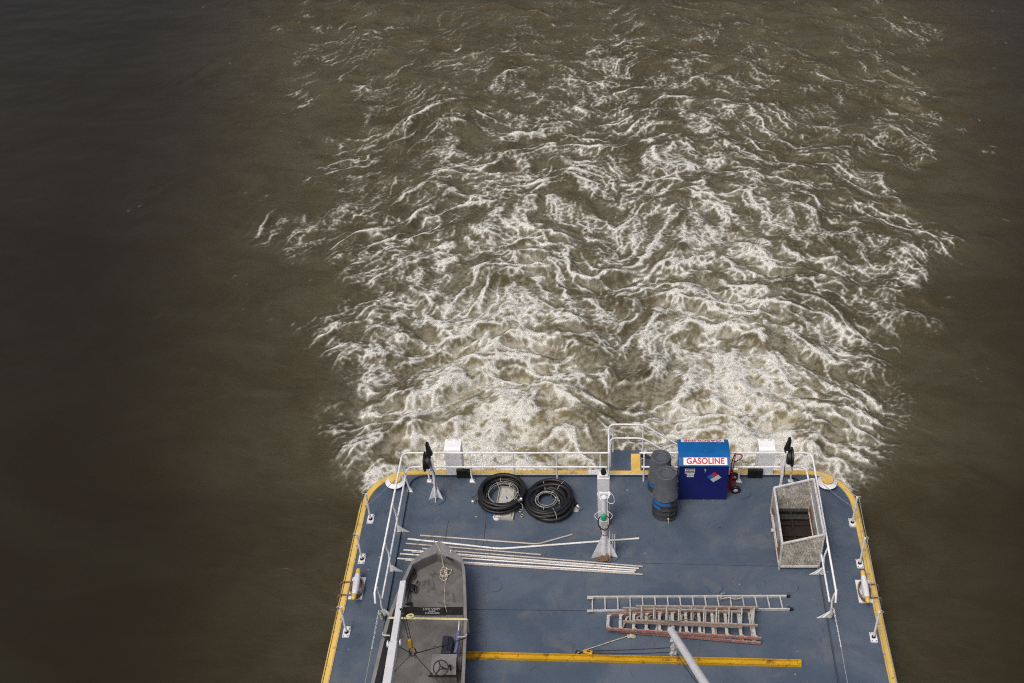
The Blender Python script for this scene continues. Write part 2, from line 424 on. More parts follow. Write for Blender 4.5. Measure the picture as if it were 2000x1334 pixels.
def stained(name, col, dark, lite):
    T = NT(name); P = T.obj()
    c = T.mix(T.ramp(T.noise(P, 1.6, 6, .6, .6), .35, .68), tuple(x * .8 for x in col), tuple(x * 1.2 for x in col))
    c = T.mix(T.ramp(T.noise(P, 1.15, 5, .62, 1.2), .56, .72, 0, .85), c, dark)
    c = T.mix(T.ramp(T.noise(P, 5.5, 9, .75, .5), .60, .72, 0, .6), c, lite)
    T.p(Base_Color=c, Roughness=.6, Normal=T.bump(T.noise(P, 40, 4, .7), .12, .01)); return T.m
M['skiff_in'] = stained('skiff inside paint', (.135, .132, .128), (.045, .042, .040), (.24, .23, .215))
M['skiff_dark'] = paint('skiff bulkhead paint', (.030, .030, .028), .55, (.07, .07, .06), .15, 2.4)
M['rust'] = paint('rusted plate', (.014, .009, .007), .8, (.05, .022, .013), .2, 4, var=.35, bump=.3)
M['red_rail'] = paint('faded red fibreglass', (.30, .145, .125), .55, (.42, .35, .33), .42, 7)
M['brown_rail'] = paint('grimy fibreglass', (.30, .235, .20), .6, (.44, .40, .36), .5, 8)
M['rope'] = paint('pale rope', (.46, .43, .35), .9, None, scale=40, var=.35, bump=.3)
M['rope_dark'] = paint('brown rope', (.17, .11, .075), .9, None, scale=40, var=.4, bump=.3)
M['wire'] = paint('wire rope', (.42, .42, .43), .45, None, scale=60, metal=.3)
M['wire_dark'] = paint('dark wire rope', (.02, .02, .02), .5, None, scale=60)
M['strap'] = paint('pale yellow strap', (.58, .55, .30), .7, None, scale=14)
M['steel'] = paint('bright steel', (.5, .5, .5), .3, None, metal=.8)
M['red'] = paint('red paint', (.24, .012, .016), .4, (.05, .02, .02), .35, 6)
M['sign_white'] = paint('sign white', (.80, .80, .82), .4, None, var=.03)
M['sign_red'] = paint('sign red', (.50, .022, .035), .4, None, var=.04)
M['sign_blue'] = paint('sign blue', (.015, .13, .42), .4, None, var=.04)
M['sign_black'] = paint('sign black', (.012, .012, .012), .5, None)
M['sign_grey'] = paint('sign grey', (.50, .53, .55), .4, None, var=.08)
M['green'] = paint('green lens', (.01, .33, .16), .2, None)
M['slate'] = paint('slate plastic', (.022, .026, .042), .5, (.04, .045, .07), .2, 5)
M['violet'] = paint('violet blue paddle', (.10, .115, .27), .5, (.2, .2, .4), .2, 5)
M['crate'] = paint('grimy white plastic', (.46, .46, .43), .55, (.20, .17, .13), .30, 5)
M['canvas'] = paint('pale rag', (.45, .44, .41), .9, (.25, .22, .2), .3, 14)
M['clear'] = paint('scratched clear plastic', (.32, .33, .33), .3, (.2, .2, .2), .4, 20)

def deck_material(name, seams=True):
    T = NT(name); P = T.geo()
    big = T.noise(T.scale(P, (.35, .5, .5)), 1.0, 5, .6, .8)
    c = T.mix(T.ramp(big, .35, .68), (.058, .083, .124), (.094, .122, .166))
    mid = T.noise(P, 1.1, 7, .65, .5)
    c = T.mix(T.ramp(mid, .50, .70, 0, .60), c, (.122, .132, .142))            # chalky patches
    rub = T.noise(T.scale(P, (.9, 1.5, 1)), 1.0, 8, .7, 1.5)
    c = T.mix(T.ramp(rub, .60, .76, 0, .75), c, (.135, .112, .088))             # rust bleed
    c = T.mix(T.ramp(T.noise(T.scale(P, (2.6, 1.1, 1)), 1.0, 6, .7, 2.0), .57, .70, 0, .65), c, (.040, .056, .082))  # scuffs
    vor = T.n('ShaderNodeTexVoronoi', i_Vector=P, i_Scale=2.3); dots = T.ramp(vor.outputs['Distance'], .03, .06, 1, 0)
    keep = T.ramp(T.noise(P, .8, 2, .5), .5, .6)
    c = T.mix(T.math('MULTIPLY', dots, keep), c, (.42, .42, .42))              # specks of white
    vor2 = T.n('ShaderNodeTexVoronoi', i_Vector=P, i_Scale=1.15); d2 = T.ramp(vor2.outputs['Distance'], .02, .05, 1, 0)
    c = T.mix(T.math('MULTIPLY', d2, T.ramp(T.noise(P, 1.7, 2, .5), .5, .56, 0, .8)), c, (.03, .03, .035))
    T.p(Base_Color=c, Roughness=T.ramp(mid, .3, .7, .42, .62))
    T.p(Normal=T.bump(T.math('ADD', T.noise(P, 60, 3, .6), T.math('MULTIPLY', T.noise(P, .9, 2, .5), 3.0)), .12, .02))
    return T.m
M['deck'] = deck_material('blue grey deck paint')
M['deck2'] = paint('coaming paint', (.052, .070, .108), .5, (.11, .10, .09), .3, 3)

# ------------------------------------------------------------------ the work vessel
XL, XR = -6.57, 6.57
YS = at(1190, 920).y           # stern edge
YB = 6.0                       # forward end, out of frame
def rounded(hw_l, hw_r, ys, cl, cr, yb, n=14, ex=1.0):
    """U-shaped outline, open end forward: from forward left round the stern to forward right"""
    P = [V(hw_l, yb, 0)]
    for k in range(n + 1):
        a = math.pi * .5 * k / n; P.append(V(hw_l + cl[0] * (1 - math.cos(a)), ys - cl[1] * (1 - math.sin(a)), 0))
    for k in range(n + 1):
        a = math.pi * .5 * (1 - k / n); P.append(V(hw_r - cr[0] * (1 - math.cos(a)), ys - cr[1] * (1 - math.sin(a)), 0))
    P.append(V(hw_r, yb, 0)); return P
vessel = thing('work_vessel', (0, 12, 0), 'blue grey decked work vessel with a yellow edge, stern towards the churning wake', 'ship')
VL = vessel.location.copy()
outer = rounded(XL, XR, YS, (1.15, 1.3), (1.15, 1.3), YB)
def strip(P, w):  # offset of the outline inwards by w
    out = []
    for i, p in enumerate(P):
        a = P[max(i - 1, 0)]; b = P[min(i + 1, len(P) - 1)]; t = (b - a).normalized(); out.append(p + V(t.y, -t.x, 0) * w)
    return out
in1 = strip(outer, .15)
mb = MB()
hull_low = [V(p.x * .99, p.y - .25 if p.y > YS - 2 else p.y, -2.2) for p in outer]
topo = [p + V(0, 0, -.16) for p in outer]
mb.loft(topo, hull_low); mb.shift(VL).build('hull', M['deck2'], vessel, fix=False)
mb = MB()
ins = [p + V(0, 0, 0) for p in strip(outer, .145)]
mb.add(ins + [V(0, YB, 0)], [(i, i + 1, len(ins)) for i in range(len(ins) - 1)])
mb.shift(VL); side_deck = mb.build('deck', M['deck'], vessel)
mb = MB()      # half-round yellow bumper: a rounded band round the edge
A = outer
for lo, hi in (((0, -.17), (-.05, -.12)), ((-.05, -.12), (-.06, -.05)), ((-.06, -.05), (-.03, 0)), ((-.03, 0), (.01, .022)), ((.01, .022), (.14, .026)), ((.14, .026), (.15, -.01))):
    a = [p + V(0, 0, lo[1]) for p in strip(outer, lo[0])]; b = [p + V(0, 0, hi[1]) for p in strip(outer, hi[0])]
    mb.loft(a, b)
mb.shift(VL).build('rubbing_strake', M['yellow'], vessel)

# raised lip round the working deck
YI = at(1190, 931).y
inner = rounded(-5.40, 5.25, YI, (.42, .42), (.55, .5), YB)
mb = MB()
A0 = inner; A1 = strip(inner, .014)
up = V(0, 0, .075)
mb.loft(A0, [p + up for p in A0]); mb.loft([p + up for p in A0], [p + up for p in A1]); mb.loft([p + up for p in A1], A1)
mb.shift(VL).build('deck_coaming', M['deck2'], vessel)
mb = MB()
mb.box((-4.9, YI - .005, .0755), (-.02, YI + .02, .082)); mb.box((.02, YI - .005, .0755), (4.7, YI + .02, .082))
mb.shift(VL).build('coaming_cap', M['dull'], vessel)
# flush hatch covers
for (px, py, r) in ((919, 963, .18), (966.5, 1145, .18), (1396, 1147, .20), (1544, 1147, .19), (1452, 964, .185), (853, 974, .24), (1191, 1082, .27)):
    c = at(px, py) - VL
    MB().lathe([(r, .0), (r, .020), (r - .006, .026), (.001, .026)], c, 40, smooth=False).build('deck_hatch', M['deck'], vessel)
# weld seams on the plating
mb = MB()
def seam(a, b, w=.012):
    a = at(*a); b = at(*b); mb.bar(a + V(0, 0, .002), b + V(0, 0, .002), w, .006)
seam((876, 1017), (869.5, 1053)); seam((949, 1017), (944, 1065)); seam((944, 1065), (936, 1065))
seam((914, 1190), (1146, 1193), .01); seam((1253, 1100), (1600, 1108), .006)
mb.shift(VL).build('weld_seam', M['skiff_dark'], vessel)
# stern platform over the rudders, with its yellow tread, stair and rails
px0, px1 = at(1187.5, 925).x, at(1253, 925).x; YP = at(1220, 880).y
mb = MB(); mb.box((px0, YI + .022, -.06), (px1, YP, .012), .004); mb.box((px0, YI + .03, -.5), (px0 + .02, YP - .02, -.062)); mb.box((px0 + .1, YP - .02, -.5), (px1, YP, -.062))
mb.shift(VL); plat = mb.build('stern_platform', M['deck'], vessel)
mb = MB(); a = at(1232.5, 905).x; b = at(1250.5, 905).x
mb.box((a, YI + .12, .013), (b, YP - .14, .018)); mb.shift(VL).build('tread_strip', M['cream'], plat)
mb = MB()
for k in range(4):
    x = px1 + .04 + k * .27; z = -.22 * (k + 1); mb.box((x, YI + .18, z - .03), (x + .25, YP - .1, z), .004)
for y in (YI + .15, YP - .07): mb.bar((px1 + .02, y, -.08), (px1 + 1.3, y, -1.1), .03, .16)
mb.shift(VL).build('stair', M['deck2'], vessel)
mb = MB(); a = at(1149, 925).x; b = at(1187, 925).x
mb.box((a, YI + .022, .03), (b - .01, YS - .0, .045)); mb.shift(VL).build('step_plate', M['white'], vessel)
# white rudder-post casings at the stern, each with a black vent
for (x0, x1, v0, v1) in ((873.5, 904.5, 893.5, 919.5), (1477, 1508.5, 1459, 1488)):
    a = at(x0, 929).x; b = at(x1, 929).x; y0 = YI + .028; y1 = y0 + .40; zt_ = z_at(y0, 878)
    mb = MB(); prof = [(y0, .0), (y0, zt_ - .1)] + [(y0 + .12 * (1 - math.cos(t)), zt_ - .1 + .1 * math.sin(t)) for t in [math.pi / 2 * k / 6 for k in range(1, 7)]] + [(y1, zt_), (y1, 0)]
    n = len(prof); mb.add([V(a, y, z) for y, z in prof] + [V(b, y, z) for y, z in prof], [tuple(range(n)), tuple(range(n, 2 * n))[::-1]] + [(i, (i + 1) % n, n + (i + 1) % n, n + i) for i in range(n)])
    mb.shift(VL); cas = mb.build('post_casing', M['casing'], vessel)
    mb = MB()
    for k in (.14, .62): x = a + (b - a) * k; mb.box((x, y1 - .06, zt_ + .001), (x + .10, y1 - .03, zt_ + .02), .004)
    mb.shift(VL).build('lifting_lug', M['dull'], cas)
    c0 = at(v0, 929).x; c1 = at(v1, 929).x
    mb = MB(); mb.box((c0, y0 - .10, .02), (c1, y0 - .004, .30), .006)
    for k in range(8): z = .05 + k * .03; mb.box((c0 + .02, y0 - .112, z), (c1 - .02, y0 - .1005, z + .012))
    mb.shift(VL).build('vent_louvre', M['black'], vessel)

# ------------------------------------------------------------------ pipe rails
RR = .026
def rail_thing(label, top, mid, posts, name='handrail', base=None, group='pipe railings round the stern deck'):
    base = base or top[0].copy(); base.z = 0
    t = thing(name, base, label, 'railing', group)
    MB().tube(top, RR).shift(base).build('top_rail', M['rail'], t)
    MB().tube(mid, RR * .95).shift(base).build('middle_rail', M['rail'], t)
    for f, p, kind in posts:
        m_ = MB()
        if kind == 'foot': m_.tube([f, p], RR * .95); m_.box((f.x - .06, f.y - .06, 0), (f.x + .06, f.y + .06, .012)); m_.plate([f + V(0, -.0, .01), f + V(.1, -.09, .01), f + V(0, 0, .14)], .012)
        elif kind == 'curve':
            s = 1 if f.x > p.x else -1
            m_.tube(smooth_path([p, p.lerp(f, .35) - V(s * .03, 0, 0), V(p.x + s * .05, f.y, .30), V(f.x - s * .06, f.y, .06)]), RR * .95)
            m_.plate([V(p.x + s * .04, f.y, .32), V(p.x + s * .0, f.y, .02), V(f.x + s * .10, f.y, .02), V(f.x - s * .02, f.y, .12)], .014)
        else: m_.tube([f, p], RR * .95)
        m_.shift(base).build('post', M['rail'], t)
    return t
T1, T2 = 1.05, .55
# left run: along the side and across the stern to the platform
topL = [at(744, 1158, T1), at(754, 1100, T1), at(774, 1001, T1), at(787, 938, T1)]
xr_ = topL[-1].x
yst = at(1020, 884.5, T1).y
topL = [V(-5.52, at(744, 1158, T1).y, T1), V(-5.50, yst - .45, T1), V(-5.50, yst, T1), V(at(1187, 884, T1).x, yst, T1)]
topL = fillet(topL, .42, 8)
topL = [topL[0] + V(-.0, -.10, -.25)] + topL
midL = fillet([V(-5.44, at(751, 1172, T2).y, T2), V(-5.42, yst - .5, T2), V(-5.42, yst - .03, T2), V(at(1186, 908, T2).x, yst - .03, T2)], .36, 8)
postsL = []
for (fx, fy) in ((840, 932), (923, 932), (1006, 930.5), (1089, 931), (1173, 928)):
    f = at(fx, fy); f.y = yst + .0; postsL.append((V(f.x, yst - .02, 0), V(f.x, yst, T1), 'foot'))
for py in (1040, 1117, 1203):
    y = at(790, py).y; postsL.append((V(-5.27, y, 0), V(-5.5, y + .02, T1), 'curve'))
y = at(800, 958).y; postsL.append((V(-5.36, y, 0), V(-5.5, y + .02, T1), 'foot'))
rail_thing('long white pipe railing from the small stern platform round the left side of the deck', topL, midL, postsL)
# platform rail with stair handrails
xa, xb = px0 + .02, at(1256, 862, T2).x; yo = YP - .05
topP = fillet([V(xa, yst, T1), V(xa, yo, T1), V(xb, yo, T1), V(xb + 1.0, yo, .25)], .22, 6)
midP = fillet([V(xa + .03, yst, T2), V(xa + .03, yo - .02, T2), V(xb, yo - .02, T2), V(xb + .95, yo - .02, -.22)], .2, 6)
rail_thing('white pipe guard rail round the small stern platform with a sloping stair handrail', topP, midP,
           [(V(xa, yst - .01, 0), V(xa, yst, T1), 'plain'), (V(xa + .12, yo, 0), V(xa + .12, yo, T1), 'plain'), (V(xb, yo, -.05), V(xb, yo, T1), 'plain'), (V(xb, yst - .02, 0), V(xb, yst - .02, T1), 'plain')])
# right run
topR = fillet([V(at(1249, 884, T1).x, yst, T1), V(5.38, yst, T1), V(5.38, yst - .5, T1), V(5.34, at(1621, 1157, T1).y, T1)], .42, 8)
topR = topR + [topR[-1] + V(0, -.10, -.25)]
midR = fillet([V(at(1253, 908, T2).x, yst - .03, T2), V(5.28, yst - .03, T2), V(5.28, yst - .5, T2), V(5.26, at(1617, 1175, T2).y, T2)], .36, 8)
postsR = []
for fx in (1320, 1441, 1542): f = at(fx, 930); postsR.append((V(f.x, yst - .02, 0), V(f.x, yst, T1), 'foot'))
for py in (1000, 1123, 1208): y = at(1600, py).y; postsR.append((V(5.10, y, 0), V(5.36, y + .02, T1), 'curve'))
rail_thing('white pipe railing behind the gasoline locker and along the right side of the deck', topR, midR, postsR)

# ------------------------------------------------------------------ mooring bollards
def bollard(px, py, label):
    c = at(px, py + 3)
    t = thing('mooring_bollard', c, label, 'bollard', 'white mooring bollards with yellow tops at the stern corners')
    MB().lathe([(.12, 0), (.12, .10), (.265, .115), (.27, .13), (.25, .15), (.17, .17), (.15, .19)], n=40).build('bollard_body', M['white'], t)
    MB().lathe([(.155, .19), (.158, .235), (.145, .25), (.05, .258), (.001, .26)], n=36).build('bollard_cap', M['cream'], t)
bollard(773.5, 944, 'white round bollard with a yellow cap at the left corner of the stern')
bollard(1614.5, 945, 'white round bollard with a yellow cap at the right corner of the stern')

# ------------------------------------------------------------------ stanchions and their lifelines
def stanchion_proto(loc, label):
    t = thing('stanchion', loc, label, 'post', 'white rope stanchions along the deck edges')
    m_ = MB(); m_.box((-.085, -.14, 0), (.085, .14, .02), .004); m_.box((-.075, -.155, .0), (.075, -.142, .05)); pl = m_.build('base_plate', M['white'], t)
    m_ = MB()
    for x in (-.055, .055):
        for y in (-.11, .11): m_.lathe([(.012, 0), (.012, .034)], (x, y, 0), 8)
    m_.build('bolt', M['rust'], pl)
    MB().lathe([(.05, .02), (.05, .035), (.035, .07)], n=14).build('socket', M['rust'], t)
    MB().tube([V(0, 0, .02), V(0, 0, .98)], .027, 12).build('pole', M['rail'], t)
    m_ = MB(); m_.tube([V(.045 * math.cos(a) + .05, 0, .96 + .045 * math.sin(a)) for a in [2 * math.pi * k / 12 for k in range(12)]], .011, 8, closed=True)
    m_.tube([V(.035 * math.cos(a) + .045, 0, .52 + .035 * math.sin(a)) for a in [2 * math.pi * k / 12 for k in range(12)]], .009, 8, closed=True)
    m_.build('eye_ring', M['wire'], t)
    return t
sp = None; STL = []; STR = []
for side, lst in (('left', ((724, 1015, 'nearest the rounded stern corner'), (707, 1093, 'just above the mooring cleat'), (677, 1236, 'below the mooring cleat'))),
                  ('right', ((1664.5, 1021, 'nearest the rounded stern corner'), (1679, 1101, 'just above the mooring cleat'), (1706, 1245, 'below the mooring cleat')))):
    for px, py, where in lst:
        p = at(px, py); lab = f'white stanchion on the {side} deck edge, {where}'
        rz = math.pi if side == 'left' else 0
        if sp is None: sp = stanchion_proto(p, lab); o = sp; o.rotation_euler.z = rz
        else: o = copy_thing(sp, p, lab, rz=rz)
        (STL if side == 'left' else STR).append(p)
def lifeline(label, pts, z, m, r=.008, s=.03):
    base = pts[0].copy(); base.z = z; m_ = MB(); P = [p + V(0, 0, z) if p.z == 0 else p for p in pts]
    for a, b in zip(P, P[1:]): m_.tube(sag(a, b, s), r, 6)
    m_.shift(base); o = m_.build('lifeline', m, None); o.location = base; return tag(o, label, 'rope', 'wire lifelines')
ex = V(0, 0, 0)
for side, ST, s in (('left', STL, -1), ('right', STR, 1)):
    off = V(s * .05, 0, 0)
    nxt = ST[-1] + V(0, -3.4, 0)
    P = [p + off for p in ST] + [nxt + off]
    lifeline(f'dark wire strung through the tops of the stanchions on the {side} deck edge' if side == 'left' else 'pale wire strung through the tops of the right stanchions',
             ([] if side == 'left' else [at(1600, 925, .9)]) + P, .96, M['wire_dark'] if side == 'left' else M['wire'], .009)
    lifeline(f'thin pale wire at half height between the {side} stanchions', [at(771, 938, .26) if side == 'left' else at(1608, 945, .2)] + P, .52, M['wire'], .007, .02 if side == 'left' else .05)
for s, a, nm in ((-1, V(-5.46, topL[0].y, .55), 'left'), (1, V(5.32, topR[-1].y, .6), 'right')):
    end = V(a.x + s * .05, 9.0, .55)
    c = a + (end - a) * .13
    base = a.copy(); m_ = MB().tube(sag(c, end, .05), .008, 6).shift(base)
    o = m_.build('lifeline', M['wire'], None); o.location = base
    tag(o, f'thin pale wire running on from the end of the {nm} side railing', 'rope', 'wire lifelines')
    m_ = MB(); n = 16
    for k in range(n):
        p = a.lerp(c, (k + .5) / n) + V(0, 0, 0); d = (c - a).normalized(); sd_ = V(1, 0, 0) if k % 2 else V(0, 0, 1); q = []
        for j in range(10): t_ = 2 * math.pi * j / 10; q.append(p + d * .034 * math.cos(t_) + sd_ * .014 * math.sin(t_))
        m_.tube(q, .005, 6, closed=True)
    m_.shift(base); o = m_.build('chain', M['rail'], None); o.location = base
    tag(o, f'short white chain hooked to the end of the {nm} side railing', 'chain')
    m_ = MB(); b2 = a + V(-s * .0, .05, -.15)
    for k in range(7): m_.tube([b2 + V(-s * (.05 + .035 * math.cos(t_)) + s * .05, .05 * math.sin(t_) + k * .012, -.05 * k + .02 * math.cos(t_ * 2)) for t_ in [2 * math.pi * j / 12 for j in range(12)]], .012, 6, closed=True)
    m_.shift(b2); o = m_.build('rope_coil', M['canvas'], None); o.location = b2
    tag(o, f'small pale rope coil hung on the last post of the {nm} side railing', 'rope')

# ------------------------------------------------------------------ cleats
def cleat(label, plate, a, b, flip):
    P = [at(*p) for p in plate]; c = sum(P, V(0, 0, 0)) / 4; c.z = 0
    t = thing('mooring_cleat', c, label, 'cleat', 'white mooring cleats with yellow tips')
    MB().plate([p + V(0, 0, .015) for p in P], .03).shift(c).build('base_plate', M['white'], t)
    A = at(*a, .27); B = at(*b, .27); A.z = B.z = .25; m_ = MB(); d = B - A
    path = [A.lerp(B, k) for k in (.17, .25, .4, .6, .75, .83)]
    m_.tube(path, .07, 14, radii=[.062, .075, .085, .085, .075, .062]); 
    for k in (.36, .64): p = A.lerp(B, k); m_.tube([V(p.x, p.y, .03), V(p.x, p.y, .25)], .06, 12, radii=[.085, .06])
    m_.shift(c).build('horn', M['white'], t)
    for q, k0, k1 in ((A, 0, .169), (B, 1, .831)):
        m_ = MB().tube([A.lerp(B, k0 + (k1 - k0) * j) + V(0, 0, .03 * (1 - j)) for j in (0, .12, .4, 1)], .06, 14, radii=[.025, .052, .060, .0625]); m_.shift(c).build('yellow_tip', M['cream'], t)
    # rope turns
    s = 1 if flip else -1
    m_ = MB(); pts = []
    for k in range(60):
        a_ = 2 * math.pi * k / 20; rr = .17 + .012 * (k // 20); u = A.lerp(B, .5 + .30 * math.cos(a_)); sdv = V(-d.y, d.x, 0).normalized()
        pts.append(V(u.x, u.y, 0) + sdv * rr * .75 * math.sin(a_) + V(0, 0, .06 + .035 * (k // 20) + .01 * math.sin(5 * a_)))
    m_.tube(pts, .019, 8)
    e = V(s * 6.62, 0, 0)
    for k in (.3, .72):
        p = A.lerp(B, k); m_.tube(smooth_path([V(p.x, p.y, .12), V(p.x + s * .22, p.y + .03, .08), V(s * 6.45, p.y + .05, .05), V(s * 6.64, p.y + .05, .03), V(s * 6.69, p.y + .04, -.2), V(s * 6.66, p.y, -.7)], 8), .019, 8)
    m_.shift(c); o = m_.build('mooring_rope', M['rope_dark'], None); o.location = c
    tag(o, f"brown rope wound round the {'right' if flip else 'left'} mooring cleat and led over the yellow edge", 'rope')
cleat('white cleat with yellow tips on the left deck edge, brown rope round it', ((689.5, 1129), (715, 1129), (707, 1171), (680, 1171)), (700.5, 1111), (690, 1171), False)
cleat('white cleat with yellow tips on the right deck edge, brown rope round it', ((1669.6, 1134), (1698.7, 1134), (1705, 1178), (1678, 1178)), (1684.5, 1115), (1695.5, 1177), True)

# ------------------------------------------------------------------ gasoline locker
yf = at(1370, 977).y; x0 = at(1323, 977).x; x1 = at(1420, 979).x; zE = z_at(yf, 908.5)
base = V((x0 + x1) / 2, yf, 0)
lk = thing('fuel_locker', base, 'blue steel gasoline locker with red and white GASOLINE signs on its lid', 'locker')
yb = yf; 
while fp(CX, 859.5, yb).z > zE: yb += .01
MB().box((x0 + .02, yf, .05), (x1 - .02, yb, zE - .002), .008).shift(base).build('cabinet', M['blue_body'], lk)
m_ = MB()
for x in (x0 + .03, x1 - .10):
    for y in (yf + .02, yb - .1): m_.box((x, y, 0), (x + .07, y + .07, .049))
m_.shift(base).build('foot', M['blue_body'], lk)
s1 = .24; be = R(25); pr = [(yf - .02, zE), (yf - .02 + s1 * math.cos(be), zE + s1 * math.sin(be))]
pr += [(pr[1][0] + .14, pr[1][1] + .022), (yb + .02 - s1 * math.cos(be) - .14, pr[1][1] + .022), (yb + .02 - s1 * math.cos(be), zE + s1 * math.sin(be)), (yb + .02, zE), (yb + .02, zE - .04), (yf - .02, zE - .04)]
m_ = MB(); n = len(pr); xa_, xb_ = x0 - .012, x1 + .012
m_.add([V(xa_, y, z) for y, z in pr] + [V(xb_, y, z) for y, z in pr], [tuple(range(n)), tuple(range(n, 2 * n))[::-1]] + [(i, (i + 1) % n, n + (i + 1) % n, n + i) for i in range(n)])
bmesh.ops.bevel(m_.bm, geom=m_.bm.edges[:], offset=.006, segments=2, affect='EDGES')
lid = m_.shift(base).build('lid', M['blue_lid'], lk)
def panel(c, w, h, Mx, mat, nm, par, th=.004):
    o = MB().box((-w / 2, -h / 2, 0), (w / 2, h / 2, th), 0, Mx).build(nm, mat, par); return o
def face(c, tilt, flip=False):
    """frame on a surface: x to the right, y up the slope, z outwards"""
    m = Matrix.Translation(c - base) @ (Matrix.Rotation(math.pi, 4, 'Z') if flip else Matrix()) @ Matrix.Rotation(tilt, 4, 'X'); return m
cw = (x0 + x1) / 2 + .02; W = (x1 - x0) * .86; sh = .205
for k, (cy, cz, tl, fl) in enumerate(((pr[0][0] + .118 * math.cos(be), zE + .118 * math.sin(be), be, False), (yb + .02 - .118 * math.cos(be), zE + .118 * math.sin(be), be, True))):
    Mx = face(V(cw - .03 * k, cy, cz), tl, fl) @ Matrix.Translation((0, 0, .003))
    sg = panel(None, W, sh, Mx, M['sign_white'], 'gasoline_sign', lk)
    lettering('GASOLINE', 'lettering', M['sign_red'], sg, .222, Mx @ Matrix.Translation((0, 0, .0042)), .0008, .92, .007, 1.04)
def fpanel(pa, pb, mat, nm, off=.004):
    a = fp(*pa, yf); b = fp(*pb, yf); m = MB(); m.box((a.x, yf - off, b.z), (b.x, yf - .0005, a.z)); return m.shift(base).build(nm, mat, lk), a, b
Mf = lambda x, z, off: face(V(x, yf - off, z), R(90))
wsg, a, b = fpanel((1338.1, 915.8), (1356.9, 925.4), M['sign_white'], 'warning_sign')
MB().box((a.x + .012, yf - .0056, a.z - .10), (b.x - .012, yf - .0041, a.z - .012)).shift(base).build('warning_header', M['sign_black'], wsg)
lettering('DANGER', 'lettering', M['sign_white'], wsg, .062, Mf((a.x + b.x) / 2, a.z - .056, .006), .0006, .95, .002)
lettering('GASOLINE', 'lettering', M['sign_black'], wsg, .068, Mf((a.x + b.x) / 2, b.z + .045, .0045), .0006, .78, .003)
nsg, a, b = fpanel((1341.4, 926.2), (1354.9, 931.4), M['sign_white'], 'notice_sign')
lettering('NO SMOKING', 'lettering', M['sign_black'], nsg, .045, Mf((a.x + b.x) / 2, (a.z + b.z) / 2, .0045), .0006, .62, .001)
T_, R_, B_, L_ = [fp(px, py, yf) for px, py in ((1396.5, 921.8), (1409, 932.4), (1393, 941.4), (1380.8, 931))]
C_ = (T_ + R_ + B_ + L_) / 4; off = V(0, -.004, 0); mid = lambda p, q: (p + q) / 2
dm = MB().plate([mid(T_, R_) + off, R_ + off, B_ + off, mid(B_, L_) + off], .004).shift(base).build('hazard_diamond', M['sign_grey'], lk)
MB().plate([L_ + off, mid(L_, T_) + off, C_ + off, mid(L_, B_) + off], .0042).shift(base).build('blue_quarter', M['sign_blue'], dm)
MB().plate([mid(L_, T_) + off, T_ + off, mid(T_, R_) + off, C_ + off], .0044).shift(base).build('red_quarter', M['sign_red'], dm)
p = fp(1377.5, 917.5, yf); m_ = MB(); m_.lathe([(.03, 0), (.03, .02), (.02, .03)], V(0, 0, 0), 12, mat=Matrix.Rotation(R(90), 4, 'X')); m_.box((-.012, -.035, -.075), (.012, -.022, -.02), .003)
for v in m_.bm.verts: v.co += p
m_.shift(base).build('latch', M['steel'], lk)

# ------------------------------------------------------------------ nested bins, upside down
def bin_proto(loc, label, group, mat, band):
    t = thing('refuse_bin', loc, label, 'bin', group)
    H_ = .80; m_ = MB()
    m_.lathe([(.325, 0), (.332, .01), (.332, .03), (.318, .045), (.312, .10), (.308, .105), (.268, H_ - .03), (.258, H_), (.243, H_ + .004), (.236, H_ - .006)
              , (.150, H_ - .006), (.140, H_ - .012), (.137, H_ - .035), (.001, H_ - .035)], n=48)
    for k in range(30):
        a = 2 * math.pi * k / 30; d = V(math.cos(a), math.sin(a), 0); m_.bar(d * .168 + V(0, 0, H_ - .002), d * .218 + V(0, 0, H_ - .002), .011, .03)
    m_.build('bin_body', mat, t)
    m_ = MB()
    for s in (-1, 1):
        a0 = R(-62) if s > 0 else R(118)
        P = [V(math.cos(a0 + q) * r, math.sin(a0 + q) * r, z) for q, r, z in ((-.26, .31, .10), (-.25, .375, .09), (-.2, .385, .085), (.2, .385, .085), (.25, .375, .09), (.26, .31, .10))]
        m_.tube(P, .014, 8)
        m_.bar(P[1] + V(0, 0, .005), P[1] + V(0, 0, -.07), .02, .02); m_.bar(P[4] + V(0, 0, .005), P[4] + V(0, 0, -.07), .02, .02)
    m_.build('handle', M['dark_can'], t)
    if band:
        m_ = MB(); a0, a1 = band; n = 14; vs = []
        for k in range(n + 1):
            a = a0 + (a1 - a0) * k / n; e = .018 if k in (0, n) else 0
            for r, z in ((.3155, .048 + e), (.3135, .152 - e)): vs.append(V(math.cos(a) * (r + .006), math.sin(a) * (r + .006), z))
        m_.add(vs, [(2 * k, 2 * k + 2, 2 * k + 3, 2 * k + 1) for k in range(n)], True); m_.build('blue_band', M['can_blue'], t)
    return t
G1 = 'upside down refuse bins nested in two stacks beside the blue locker'
pa = at(1297.5, 1000); pb = at(1288.5, 950)
ST_ = .17
def stack(p, n, who, lean):
    for k in range(n):
        top = k == n - 1; band = None
        if k == n - 2: band = (R(178), R(296))
        elif k == n - 3 and n > 3: band = (R(180), R(245))
        lab = {0: f'dark upside down bin at the bottom of the {who} stack', 1: f'dark upside down bin second from the bottom of the {who} stack'}.get(k, f'dark upside down bin in the middle of the {who} stack')
        if n > 3 and k == 3: lab = f'dark upside down bin with the long blue band in the {who} stack'
        if n > 3 and k == 2: lab = f'dark upside down bin with the short blue band in the {who} stack'
        if n == 3 and k == 1: lab = f'dark blue banded upside down bin in the middle of the {who} stack'
        if top: lab = f'grey ribbed upside down bin on top of the {who} stack'
        bin_proto(p + V(lean[0] * k, lean[1] * k, ST_ * k), lab, G1, M['grey_can'] if top else M['dark_can'], band)
